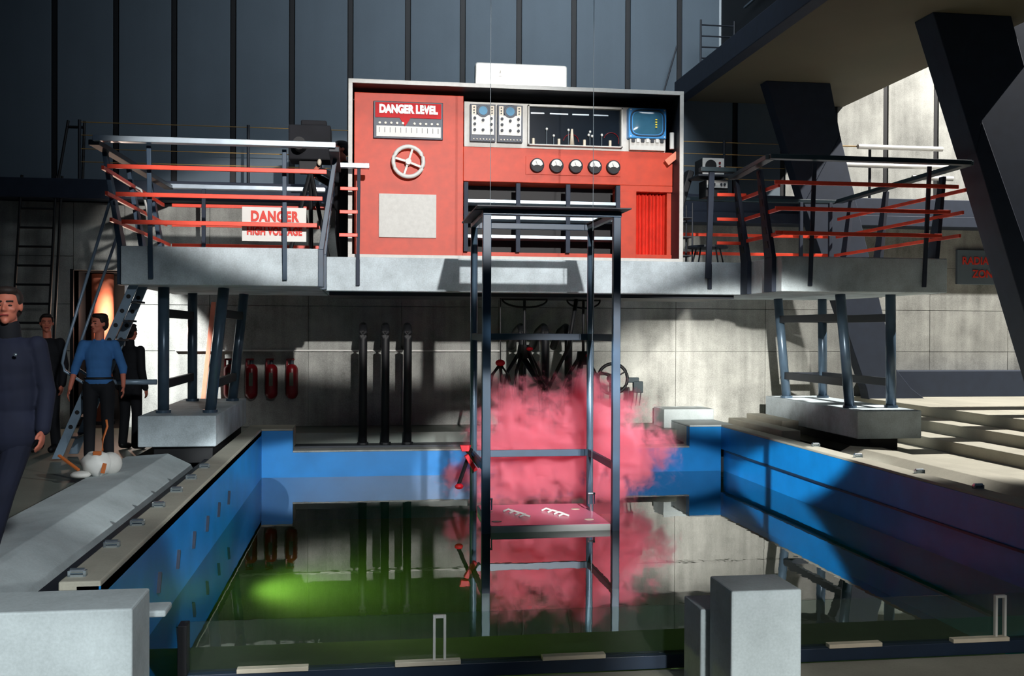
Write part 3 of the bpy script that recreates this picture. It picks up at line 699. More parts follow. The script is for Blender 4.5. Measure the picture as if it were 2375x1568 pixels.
# lift slab
S = thing('lift_slab', (1.95, 11.3, -0.6), 'white lift slab with smoke reflection painted pink on top hanging at the water inside the steel frame', 'platform')
part(S, 'slab', MB().box(1.302, 2.60, 10.60, 11.89, -0.63, -0.508), 'white', 0.006)
m, nt, b = new_mat('pink_smoke_reflection')
b.inputs['Base Color'].default_value = lin('E884A0'); b.inputs['Roughness'].default_value = 0.25  # pink of the smoke's reflection put into the deck colour
M['smoke_reflection'] = m
part(S, 'smoke_tint_sheet', MB().box(1.31, 2.592, 10.612, 11.88, -0.508, -0.502), 'smoke_reflection')
for x, y in ((1.40, 10.85), (2.42, 10.85), (1.38, 11.45), (2.40, 11.5)):
    part(S, 'deck_slot', MB().ell((x, y, -0.500), (0.055, 0.045, 0.006)), 'cream', smooth=True)
for cx in (1.66, 2.10):
    for k, (dx, dy) in enumerate(((-0.05, 0.22), (0.0, 0.1), (0.05, -0.02), (0.08, -0.14))):
        part(S, 'deck_cleat', MB().tube([(cx+dx-0.06, 11.2+dy, -0.495), (cx+dx, 11.2+dy+0.03, -0.478), (cx+dx+0.06, 11.2+dy, -0.495)], 0.012, 8), 'white', smooth=True)
for x in (1.345, 2.56):
    y = 11.1 if x < 2 else 11.35
    c = part(S, 'clevis', MB().tube([(x, y, -0.51), (x, y, -0.42)], 0.02, 10).tube([(x-0.03, y, -0.42), (x-0.03, y, -0.30)], 0.010, 8).tube([(x+0.03, y, -0.42), (x+0.03, y, -0.30)], 0.010, 8).tube([(x-0.04, y, -0.30), (x+0.04, y, -0.30)], 0.014, 8), 'chrome')
    part(S, 'hoist_wire', MB().tube([(x, y, -0.30), (x, y, 9.5)], 0.0035, 6), 'wire')

# side arm at the left post
ar = thing('folding_arm', (1.2, 11.7, -0.6), 'dark jointed arm with red pads leaning against the left rear post', 'arm')
part(ar, 'arm', MB().bar((1.22, 11.8, 0.18), (1.05, 11.6, -0.22), 0.035), 'black', 0.004)
part(ar, 'arm', MB().bar((1.13, 11.75, 0.2), (1.30, 11.65, -0.02), 0.03), 'black', 0.004)
part(ar, 'red_pad', MB().hexa([(1.09, 11.6, 0.17), (1.17, 11.6, 0.17), (1.17, 11.68, 0.17), (1.09, 11.68, 0.17), (1.07, 11.6, 0.24), (1.20, 11.6, 0.24), (1.20, 11.68, 0.24), (1.07, 11.68, 0.24)]), 'smoketip', 0.004)
part(ar, 'red_pad', MB().bar((1.14, 11.6, 0.13), (1.25, 11.6, -0.05), 0.085, 0.05), 'smoketip', 0.006)
part(ar, 'red_pad', MB().ell((1.06, 11.6, -0.23), (0.05, 0.04, 0.035)), 'smoketip', smooth=True)

# ================================================================== LEANING PILLARS + OVERHEAD SLAB
def pillar(y0, y1, label, right_knee):
    p = [(6.98, 5.7), (7.35, 4.75), (9.05, 0.45), (9.75, 0.45), (8.75, 1.0)] if False else None
    poly = [(7.22, 5.70), (7.84, 3.90), (8.80, 1.05), (9.0, 0.44), (9.85, 0.44), (9.40, 0.62), (9.25, 0.95), (7.92, 4.32), (8.52, 5.05), (8.32, 5.70)]
    t = thing('leaning_pillar', (8.8, (y0+y1)/2, 0.44), label, 'pillar')
    part(t, 'shaft', MB().prism([poly[1], poly[2], poly[3], poly[4], poly[5], poly[6], poly[7]], 'y', y0, y1), 'pillar', 0.01)
    part(t, 'head', MB().prism([poly[0], poly[1], poly[7], poly[8], poly[9]], 'y', y0, y1), 'pillar', 0.01)
    return t
pillar(12.2, 12.65, 'near dark leaning pillar with a knee, at the right edge', True)
t = thing('leaning_pillar', (8.4, 16.0, 0.44), 'farther dark leaning pillar rising behind the right platform', 'pillar')
part(t, 'shaft', MB().prism([(7.17, 3.69), (8.30, 0.60), (8.33, 0.44), (9.35, 0.44), (9.1, 0.62), (8.82, 0.95), (7.80, 4.85)], 'y', 15.95, 16.22), 'pillar', 0.01)
part(t, 'head', MB().prism([(6.50, 5.70), (7.17, 3.69), (7.80, 4.85), (7.62, 5.70)], 'y', 15.95, 16.22), 'pillar', 0.01)
ov = thing('overhead_ramp', (7.1, 12, 5.7), 'wide beige overhead concrete slab with dark edge beam at upper right', 'slab')
part(ov, 'slab', MB().box(5.66, 8.66, 8.0, 17.6, 5.7, 5.95), 'conc_slab', 0.01)
part(ov, 'edge_beam', MB().box(5.45, 5.66, 8.0, 17.6, 5.68, 6.03), 'pillar', 0.01)
part(ov, 'spill_screen', MB().box(6.3, 6.36, 9.0, 17.55, 5.95, 11.5), 'black')  # backing behind the bars, extended out of view to block lamp spill
single('wall_shade_panel', MB().prism([(8.55, 5.75), (9.3, 6.1), (16, 6.1), (16, 2.4), (9.2, 2.4), (8.55, 4.2)], 'y', 13.3, 13.4), 'pillar', 'added dark blue panel standing in for shaded wall behind the near leaning pillar at the right edge', 'panel', base=(12, 13.35, 2.4))  # dark panel added where the wall behind lies in shade
for z in (6.55, 6.95, 7.35, 7.75, 8.15): part(ov, 'rail_bar', MB().box(6.2, 6.24, 9.0, 16.2, z, z+0.03), 'panel')
sl = thing('slab_ladder', (6.0, 16.9, 5.95), 'small ladder standing on the overhead slab against the panelled wall', 'ladder')
for x in (5.70, 6.30): part(sl, 'rail', MB().tube([(x, 16.9, 5.95), (x, 16.9, 6.95)], 0.018, 8), 'dark')
for k in range(5): part(sl, 'rung', MB().tube([(5.70, 16.9, 6.1+k*0.19), (6.30, 16.9, 6.1+k*0.19)], 0.014, 8), 'dark')
single('wall_strut', MB().tube([(5.0, 17.3, 5.2), (5.4, 17.3, 6.6)], 0.015, 8), 'dark', 'thin slanting strut on the wall above the console right corner', 'strut')

# ================================================================== GALLERY RAILS
gr = thing('gallery_railing', (2, 16.35, 3.86), 'thin rope railing along the dark gallery walkway behind the console', 'railing')
for x in (-4.38, -1.85, 0.6, 3.3, 5.95, 8.56):
    part(gr, 'post', MB().tube([(x, 16.4, 3.86), (x, 16.4, 4.78)], 0.025, 8), 'dark')
for z in (4.745, 4.545, 4.335, 4.134):
    part(gr, 'rope', MB().tube([(-4.38, 16.4, z), (7.3, 16.4, z)], 0.007, 6), 'ropey')
for z, x0, x1 in ((4.735, 8.3, 9.85), (4.42, 7.6, 9.95), (4.23, 9.3, 10.05)):
    part(gr, 'lit_rail', MB().tube([(x0, 16.32, z), (x1, 16.32, z)], 0.042, 12), 'white', label='railing end drawn thick and white for the strong light on it')  # strong light on the rails put into white colour and extra thickness
for z in (4.745, 4.42):
    part(gr, 'rope', MB().tube([(7.3, 16.4, z), (8.3, 16.36, z)], 0.012, 6), 'ropey')

# ladder on the left rear wall
wlad = thing('wall_ladder', (-4.9, 16.2, 0), 'tall dark cage ladder climbing to the gallery at far left', 'ladder')
for (a, b) in (((-5.36, 16.15, 0.0), (-5.2, 16.35, 3.9)), ((-4.83, 16.15, 0.0), (-4.7, 16.35, 3.9)), ((-4.74, 16.15, 0.0), (-4.62, 16.35, 3.9))):
    part(wlad, 'rail', MB().tube([a, b], 0.022, 8), 'black')
for k in range(13):
    z = 0.2+k*0.29; t_ = z/3.9
    part(wlad, 'rung', MB().tube([(-5.36+0.16*t_, 16.15+0.2*t_, z), (-4.83+0.13*t_, 16.15+0.2*t_, z)], 0.018, 8), 'black')
for (a, b) in (((-4.72, 16.5, 3.86), (-4.60, 16.6, 4.80)), ((-4.36, 16.5, 3.86), (-4.36, 16.6, 4.80)), ((-4.62, 16.59, 4.70), (-4.36, 16.59, 4.70))):
    part(wlad, 'hoop', MB().tube([a, b], 0.022, 8), 'black')

# doorway interior
struct('door_1', MB().box(-4.6, -4.55, 16.7, 18.4, 0, 2.5).box(-3.78, -3.73, 16.7, 18.4, 0, 2.5).box(-4.6, -3.73, 18.3, 18.4, 0, 2.5).box(-4.6, -3.73, 16.74, 18.4, 2.48, 2.53).box(-4.6, -3.73, 16.7, 18.4, -0.05, 0.0), 'black')
tk = thing('salmon_tank', (-4.2, 17.4, 0), 'salmon coloured glowing column standing inside the dark doorway', 'tank')
part(tk, 'body', MB().tube([(-4.28, 17.4, 0.0), (-4.28, 17.4, 2.46)], 0.17, 28), 'salmon', smooth=True)
part(tk, 'foot_ring', MB().tube([(-4.28, 17.4, 0.0), (-4.28, 17.4, 0.06)], 0.19, 28), 'dark')
dl = bpy.data.lights.new('doorway_lamp', 'POINT'); dl.energy = 45; dl.color = (1.0, 0.72, 0.55); dl.shadow_soft_size = 0.05
dlo = bpy.data.objects.new('doorway_lamp', dl); COL.objects.link(dlo); dlo.location = (-4.0, 16.95, 1.9)
single('leaning_board', MB().hexa([(-2.60, 16.3, 0), (-2.53, 16.3, 0), (-2.53, 16.33, 0), (-2.60, 16.33, 0), (-2.44, 16.6, 2.0), (-2.37, 16.6, 2.0), (-2.37, 16.63, 2.0), (-2.44, 16.63, 2.0)]),
       'salmon', 'narrow salmon board leaning on the rear wall behind the left gantry legs', 'board', bevel=0.004)

# ================================================================== STAIR TO LEFT PLATFORM
st = thing('access_ladder', (-3.6, 12.7, 0), 'steep perforated steel ladder from the floor to the left platform', 'ladder')
for y in (12.55, 13.05):
    p0 = Vector((-3.60, y, 0.03)); p1 = Vector((-2.72, y, 2.12))
    if y > 13: p0 = p0 + Vector((0.05, 0, 0))
    s_ = part(st, 'stringer', MB().bar(p0, p1, 0.04, 0.13, (0, 1, 0)) if False else MB().hexa([
        (p0.x-0.055, y-0.02, p0.z), (p0.x+0.055, y-0.02, p0.z), (p0.x+0.055, y+0.02, p0.z), (p0.x-0.055, y+0.02, p0.z),
        (p1.x-0.055, y-0.02, p1.z), (p1.x+0.055, y-0.02, p1.z), (p1.x+0.055, y+0.02, p1.z), (p1.x-0.055, y+0.02, p1.z)]), 'ladder', 0.004)
    BASE[s_.name] = BASE[st.name]
    for k in range(10):
        c = p0.lerp(p1, 0.18+0.082*k)
        part(s_, 'hole', MB().disc_y(c.x, c.z, 0.026, y-0.023, y+0.023, 14), 'black')
for k in range(8):
    c = Vector((-3.58, 0, 0.03)).lerp(Vector((-2.70, 0, 2.12)), 0.12+0.11*k)
    part(st, 'tread', MB().box(c.x-0.05, c.x+0.09, 12.57, 13.03, c.z-0.015, c.z+0.01), 'dark', 0.003)
for y, top in ((12.50, 3.12), (13.05, 2.9)):
    part(st, 'handrail', MB().tube([(-2.98, y, top), (-3.50, y, 1.30), (-3.53, y, 1.16), (-3.50, y, 1.07), (-3.33, y, 0.95), (-3.24, y, 0.90)], 0.018, 10), 'ladder', smooth=True)
part(st, 'floor_strut', MB().tube([(-3.2, 12.8, 0.92), (-2.52, 12.8, 0.92)], 0.032, 12), 'ladder', smooth=True)
single('hose_end', MB().tube([(-2.64, 12.2, 3.20), (-2.58, 12.2, 3.17), (-2.54, 12.2, 3.05), (-2.49, 12.2, 2.84)], 0.014, 8), 'white', 'short white curved rod on the left platform railing', 'rod', smooth=True)

# ================================================================== WALL HARDWARE
def extinguisher(x, label):
    t = thing('fire_extinguisher', (x, 16.55, 0.52), label, 'fire extinguisher', 'extinguishers hung on the rear wall')
    z0 = 0.52
    part(t, 'cylinder', MB().tube([(x, 16.55, z0), (x, 16.55, z0+0.03), (x, 16.55, z0+0.44), (x, 16.55, z0+0.50), (x, 16.55, z0+0.53)], 0.105, 20) if False else
         MB().cap((x, 16.55, z0+0.03), (x, 16.55, z0+0.40), 0.098, 0.098, 20), 'extred', smooth=True)
    part(t, 'label_plate', MB().box(x-0.03, x+0.03, 16.445, 16.455, z0+0.15, z0+0.36), 'extlabel')
    part(t, 'neck', MB().tube([(x, 16.55, z0+0.46), (x, 16.55, z0+0.56)], 0.03, 12), 'dark')
    part(t, 'handle', MB().box(x-0.075, x+0.04, 16.52, 16.58, z0+0.555, z0+0.585).box(x-0.09, x-0.06, 16.53, 16.57, z0+0.42, z0+0.58), 'extred', 0.005)
    part(t, 'wall_hook', MB().box(x-0.02, x+0.02, 16.63, 16.72, z0+0.40, z0+0.44), 'dark')
    return t
e0 = extinguisher(-1.81, 'red fire extinguisher on the rear wall, second from left of four')
for x, n in ((-2.14, 'leftmost, half behind the left gantry leg'), (-1.50, 'third from left of four'), (-1.18, 'rightmost of the four')):
    copy_tree(e0, (x, 16.55, 0.52), 'red fire extinguisher on the rear wall, ' + n)
def bent_pipe(x, label, grp):
    pts = [(x, 15.42, -0.16), (x, 15.42, 1.42)]
    for i in range(1, 7):
        a = PI/2*i/6; pts.append((x, 15.42+0.22*(1-math.cos(a)), 1.42+0.20*math.sin(a)))
    pts.append((x, 16.1, 1.55)); pts.append((x, 16.7, 1.3))
    t = thing('bent_pipe', (x, 15.42, -0.16), label, 'pipe', grp)
    part(t, 'tube', MB().tube(pts, 0.062, 16), 'black', smooth=True)
    part(t, 'base_flange', MB().tube([(x, 15.42, -0.16), (x, 15.42, -0.13)], 0.085, 16), 'black')
    return t
p0 = bent_pipe(-0.05, 'black hooked pipe behind the pool, leftmost of the left three', 'hooked pipes left of the tower')
for x, n in ((0.285, 'middle'), (0.62, 'rightmost')): copy_tree(p0, (x, 15.42, -0.16), 'black hooked pipe behind the pool, %s of the left three' % n)
for x, n in ((2.38, 'leftmost'), (2.74, 'middle'), (3.10, 'rightmost')):
    c = copy_tree(p0, (x, 15.42, -0.16), 'black hooked pipe seen through the tower, %s of the right three' % n); c['group'] = 'hooked pipes behind the tower'

# hanging grabs below the bridge
def grab(x, y, zt, zb, label, hoop_r):
    t = thing('hanging_grab', (x, y, zb), label, 'grab')
    part(t, 'hoop', MB().tube([(x+hoop_r*math.cos(a), y+0.3*hoop_r*math.sin(a), DB-0.06-0.12*max(0, -math.sin(a-0.0))) for a in [2*PI*i/32 for i in range(32)]], 0.014, 8, closed=True), 'black', smooth=True)
    part(t, 'hanger_rod', MB().tube([(x, y, DB-0.05), (x, y, zt)], 0.022, 10), 'black')
    part(t, 'hub', MB().tube([(x, y, zt+0.08), (x, y, zt-0.12)], 0.09, 14, 0.12), 'black', smooth=False)
    for k in range(5):
        a = 2*PI*k/5+0.3; r = 0.30
        part(t, 'claw', MB().tube([(x+0.05*math.cos(a), y+0.05*math.sin(a), zt), (x+r*0.8*math.cos(a), y+r*0.8*math.sin(a), zt-0.30), (x+r*math.cos(a), y+r*math.sin(a), (zt+zb)/2-0.05), (x+r*1.1*math.cos(a), y+r*1.1*math.sin(a), zb)], 0.030, 8, 0.014), 'black', smooth=True)
    part(t, 'red_tip', MB().ell((x+0.06, y-0.12, zt+0.02), (0.05, 0.03, 0.03)), 'smoketip', smooth=True)
grab(2.28, 14.6, 1.28, 0.35, 'black hanging claw grab with red tip, under the bridge centre', 0.33)
grab(3.20, 14.8, 1.18, 0.35, 'black hanging claw grab under the bridge, right of the first', 0.25)
tp = thing('claw_tripod', (1.90, 14.4, 0.0), 'small black claw tripod with red top behind the left tower post', 'tripod')
part(tp, 'head', MB().ell((1.90, 14.4, 1.10), (0.07, 0.05, 0.05)), 'smoketip', smooth=True)
for dx, dy in ((-0.24, -0.05), (0.05, 0.2), (0.22, -0.1)):
    part(tp, 'leg', MB().tube([(1.90, 14.4, 1.08), (1.90+dx*0.5, 14.4+dy*0.5, 0.93), (1.90+dx*0.8, 14.4+dy*0.8, 0.55), (1.90+dx, 14.4+dy, 0.0)], 0.026, 8, 0.018), 'black', smooth=True)
part(tp, 'hanger_rod', MB().tube([(1.90, 14.4, 1.12), (1.90, 14.4, DB-0.05)], 0.008, 6), 'black')
cb = single('crossed_arm', MB().tube([(3.05, 14.6, DB-0.05), (2.95, 14.6, 1.35), (2.55, 14.6, 0.55)], 0.03, 8).tube([(2.25, 14.7, 1.2), (2.6, 14.7, 0.7), (2.85, 14.7, 0.25)], 0.045, 8), 'black',
            'pair of black crossed lifting arms hanging between the two grabs', 'arm', smooth=True)
# valve wheel unit
vw = thing('valve_wheel', (3.74, 15.4, 0.0), 'black ring-shaped valve wheel with clamps right of the tower', 'valve')
wx, wz = 3.80, 0.82
part(vw, 'ring', MB().tube([(wx+0.235*math.cos(a), 15.4, wz+0.235*math.sin(a)) for a in [2*PI*i/36 for i in range(36)]], 0.026, 8, closed=True), 'black', smooth=True)
part(vw, 'hub', MB().disc_y(wx, wz, 0.075, 15.36, 15.5, 20), 'black', 0.005)
for a in (0.5, 2.6, 4.7): part(vw, 'spoke', MB().tube([(wx, 15.4, wz), (wx+0.22*math.cos(a), 15.4, wz+0.22*math.sin(a))], 0.012, 8), 'black')
part(vw, 'stand', MB().box(wx-0.03, wx+0.03, 15.45, 15.51, -0.16, wz), 'black', 0.004)
part(vw, 'clamp', MB().box(wx+0.22, wx+0.42, 15.38, 15.44, wz-0.06, wz+0.02).box(wx+0.33, wx+0.48, 15.36, 15.46, wz-0.22, wz-0.04), 'green_dark', 0.01)
for dx in (0.26, 0.34, 0.40, 0.46): part(vw, 'prong', MB().tube([(wx+dx, 15.4, wz-0.15), (wx+dx-0.03, 15.4, wz-0.42)], 0.012, 8, 0.006), 'green_dark')

# ================================================================== ON THE BRIDGE
ins = thing('survey_instrument', (5.02, 14.5, DT), 'white-faced instrument boxes with round black dial on a tripod stand', 'instrument')
ix0, ix1 = 4.89, 5.22
part(ins, 'dial_box', MB().box(ix0, ix1, 14.4, 14.75, 3.88, 4.12), 'black', 0.008)
fp = part(ins, 'dial_face', MB().box(ix0, ix1, 14.385, 14.40, 3.88, 4.12), 'offwhite', 0.003)
part(ins, 'round_dial', MB().disc_y(ix0+0.125, 4.01, 0.085, 14.37, 14.39, 28), 'black', 0.004)
for z in (3.94, 3.99, 4.05): part(ins, 'knob', MB().disc_y(ix0+0.26, z, 0.017, 14.37, 14.388, 10), 'extred')
part(ins, 'tray', MB().box(4.80, 5.28, 14.3, 14.8, 3.84, 3.87), 'dark', 0.004)
part(ins, 'lower_box', MB().box(4.94, 5.28, 14.38, 14.7, 3.55, 3.80), 'black', 0.006)
part(ins, 'lower_face', MB().box(4.95, 5.27, 14.365, 14.38, 3.68, 3.79), 'offwhite', 0.003)
for x in (4.99, 5.06, 5.17, 5.22): part(ins, 'knob', MB().disc_y(x, 3.735, 0.018, 14.35, 14.368, 10), 'dark')
part(ins, 'column', MB().tube([(5.02, 14.5, 2.75), (5.02, 14.5, 3.56)], 0.022, 10), 'dark')
part(ins, 'base_disc', MB().tube([(5.02, 14.5, 2.80), (5.02, 14.5, 2.83)], 0.30, 24), 'dark')
for k in range(5):
    a = 2*PI*k/5; part(ins, 'foot', MB().tube([(5.02+0.18*math.cos(a), 14.5+0.18*math.sin(a), 2.81), (5.02+0.25*math.cos(a), 14.5+0.25*math.sin(a), DT)], 0.012, 8), 'dark')
chr_ = thing('equipment_rack', (4.72, 14.9, DT), 'thin dark equipment rack between the console and the dial instrument', 'rack')
for x in (4.58, 4.86):
    for y in (14.75, 15.05): part(chr_, 'upright', MB().tube([(x, y, DT), (x, y, 3.5)], 0.014, 8), 'dark')
for z in (2.7, 2.98, 3.27): part(chr_, 'shelf', MB().box(4.57, 4.87, 14.74, 15.06, z, z+0.015), 'dark')
part(chr_, 'padded_back', MB().bar((4.62, 14.9, 3.2), (4.86, 14.9, 4.0), 0.10, 0.22), 'black', 0.02)

fc = thing('film_camera', (-0.85, 15.1, DT), 'bulky dark covered film camera on a tripod at the back of the left platform', 'camera')
part(fc, 'body', MB().box(-1.12, -0.52, 14.9, 15.4, 4.02, 4.52), 'cloth_dark', 0.02)
part(fc, 'magazine', MB().box(-0.95, -0.58, 14.95, 15.35, 4.52, 4.60), 'cloth_dark', 0.02)
part(fc, 'barrel', MB().tube([(-0.95, 14.9, 4.2), (-0.95, 14.6, 4.2)], 0.09, 16), 'black')
part(fc, 'pan_head', MB().box(-0.98, -0.66, 15.0, 15.3, 3.86, 4.02), 'black', 0.01)
for dx, dy in ((-0.32, -0.15), (0.28, -0.1), (0.0, 0.3)): part(fc, 'tripod_leg', MB().tube([(-0.82, 15.15, 3.9), (-0.82+dx, 15.15+dy, DT)], 0.03, 8), 'black')
part(fc, 'painted_glint', MB().ell((-0.68, 14.88, 3.98), (0.03, 0.02, 0.05)), 'cream', smooth=True)  # cream spot painted as a glint of light

# helmet-like bag on the kerb
bg = thing('canvas_bag', (-2.78, 10.9, 0.05), 'crumpled white canvas bag with tan straps lying on the left kerb', 'bag')
b = MB(); b.ell((-2.73, 10.85, 0.18), (0.15, 0.14, 0.13), n=20)
for v in b.b.verts:
    n_ = math.sin(v.co.x*40)*math.cos(v.co.z*37+v.co.y*21); v.co += (v.co-Vector((-2.73, 10.85, 0.18))).normalized()*0.012*n_
part(bg, 'bag_body', b, 'white', smooth=True)
b = MB(); b.ell((-2.62, 10.95, 0.17), (0.12, 0.12, 0.12), n=18); part(bg, 'bag_rear', b, 'offwhite', smooth=True)
b = MB(); b.ell((-2.85, 10.72, 0.09), (0.10, 0.09, 0.04), n=18); part(bg, 'bag_flap', b, 'offwhite', smooth=True)
part(bg, 'strap', MB().bar((-3.08, 10.8, 0.28), (-2.86, 10.7, 0.14), 0.035, 0.02), 'strap', 0.004)
part(bg, 'strap', MB().bar((-2.62, 10.74, 0.20), (-2.64, 10.73, 0.10), 0.04, 0.02), 'strap', 0.004)
part(bg, 'strap', MB().tube([(-2.68, 10.9, 0.31), (-2.70, 10.98, 0.42), (-2.66, 11.0, 0.55), (-2.67, 11.0, 0.62)], 0.012, 8), 'strap', smooth=True)
part(bg, 'buckle', MB().box(-2.74, -2.66, 10.75, 10.78, 0.28, 0.32), 'strap', 0.004)

# ================================================================== PEOPLE
def solidify(mb, voxel, smooth_it=4):
    me = bpy.data.meshes.new('tmp'); bmesh.ops.recalc_face_normals(mb.b, faces=mb.b.faces[:]); mb.b.to_mesh(me); mb.b.free()
    ob = bpy.data.objects.new('tmp', me); COL.objects.link(ob)
    r = ob.modifiers.new('r', 'REMESH'); r.mode = 'VOXEL'; r.voxel_size = voxel
    s = ob.modifiers.new('s', 'SMOOTH'); s.iterations = smooth_it; s.factor = 0.5
    bpy.context.view_layer.update()
    m2 = bpy.data.meshes.new_from_object(ob.evaluated_get(bpy.context.evaluated_depsgraph_get()))
    bpy.data.objects.remove(ob)
    o = MB(); o.b.from_mesh(m2); return o
def xf(mb, rotz, loc):
    mt = Matrix.Translation(Vector(loc)) @ Matrix.Rotation(rotz, 4, 'Z')
    bmesh.ops.transform(mb.b, matrix=mt, verts=mb.b.verts[:]); return mb
def hand(mb, w, d, side, s=1.0, curl=0.5):
    """hand hanging from wrist w in direction d; side = +1 thumb towards -y"""
    w = Vector(w); d = Vector(d).normalized()
    a = d.cross(Vector((side, 0, 0))).normalized()      # across the palm (roughly +-y)
    nrm = Vector((-side, 0, 0))
    nrm = (nrm - d*nrm.dot(d)).normalized()
    across = d.cross(nrm).normalized()
    p0 = w + d*0.02*s; p1 = w + d*0.085*s
    for t in (-0.026, -0.009, 0.009, 0.026):
        mb.cap(p0 + across*t*0.7*s, p1 + across*t*s, 0.014*s, 0.012*s, 8)
    for t, L in ((-0.030, 0.066), (-0.011, 0.078), (0.009, 0.074), (0.028, 0.058)):
        b0 = p1 + across*t*s; b1 = b0 + (d*0.9 + nrm*curl*0.5).normalized()*L*0.5*s; b2 = b1 + (d*0.8 + nrm*curl*1.3).normalized()*L*0.5*s
        mb.cap(b0, b1, 0.0098*s, 0.0088*s, 8); mb.cap(b1, b2, 0.0088*s, 0.0072*s, 8)
    th = -across if across.y > 0 else across            # thumb on the forward (-y) side
    t0 = w + d*0.03*s + th*0.022*s; t1 = t0 + (d*0.6 + th*0.7 + nrm*0.3).normalized()*0.038*s; t2 = t1 + (d*0.95 + th*0.15 + nrm*0.35).normalized()*0.032*s
    mb.cap(t0, t1, 0.0125*s, 0.011*s, 8); mb.cap(t1, t2, 0.011*s, 0.0085*s, 8)
def head_shape(mb, c, R, k=1.0):
    """c = head centre, R = rotation matrix, face towards -Y in head space"""
    c = Vector(c)
    def P(x, y, z): return c + R @ (Vector((x, y, z))*k)
    def E(p, r): 
        mt = Matrix.Translation(P(*p)) @ R.to_4x4() @ Matrix.Diagonal((r[0]*k, r[1]*k, r[2]*k, 1))
        bmesh.ops.create_uvsphere(mb.b, u_segments=20, v_segments=14, radius=1.0, matrix=mt)
    E((0, 0.014, 0.035), (0.077, 0.096, 0.084)); E((0, -0.020, 0.0), (0.066, 0.068, 0.082)); E((0, -0.024, -0.048), (0.057, 0.062, 0.058))
    E((0, -0.066, -0.090), (0.024, 0.022, 0.022)); E((0, -0.070, 0.030), (0.052, 0.024, 0.012))
    E((0.038, -0.062, -0.018), (0.024, 0.022, 0.018)); E((-0.038, -0.062, -0.018), (0.024, 0.022, 0.018))
    mb.cap(P(0, -0.084, 0.018), P(0, -0.108, -0.018), 0.0085*k, 0.0125*k, 10)
    for s in (-1, 1):
        E((s*0.012, -0.095, -0.024), (0.009, 0.011, 0.008)); E((s*0.078, 0.006, 0.0), (0.010, 0.021, 0.032))
    E((0, -0.083, -0.052), (0.027, 0.012, 0.010))
    return P
def hair_shape(c, R, k, long_=False, cap_=False):
    mb = MB(); c = Vector(c)
    def E(p, r):
        mt = Matrix.Translation(c + R @ (Vector(p)*k)) @ R.to_4x4() @ Matrix.Diagonal((r[0]*k, r[1]*k, r[2]*k, 1))
        bmesh.ops.create_uvsphere(mb.b, u_segments=20, v_segments=14, radius=1.0, matrix=mt)
    E((0, 0.030, 0.050), (0.085, 0.094, 0.082)); E((0, 0.052, 0.0), (0.080, 0.070, 0.088)); E((0, -0.030, 0.100), (0.066, 0.052, 0.030))
    for s in (-1, 1): E((s*0.072, 0.010, 0.045), (0.014, 0.050, 0.045))
    if long_: E((0.03, 0.01, 0.095), (0.065, 0.085, 0.038))
    if cap_:
        E((0, 0.0, 0.085), (0.098, 0.112, 0.050)); E((0, -0.11, 0.070), (0.070, 0.062, 0.012))
    return mb
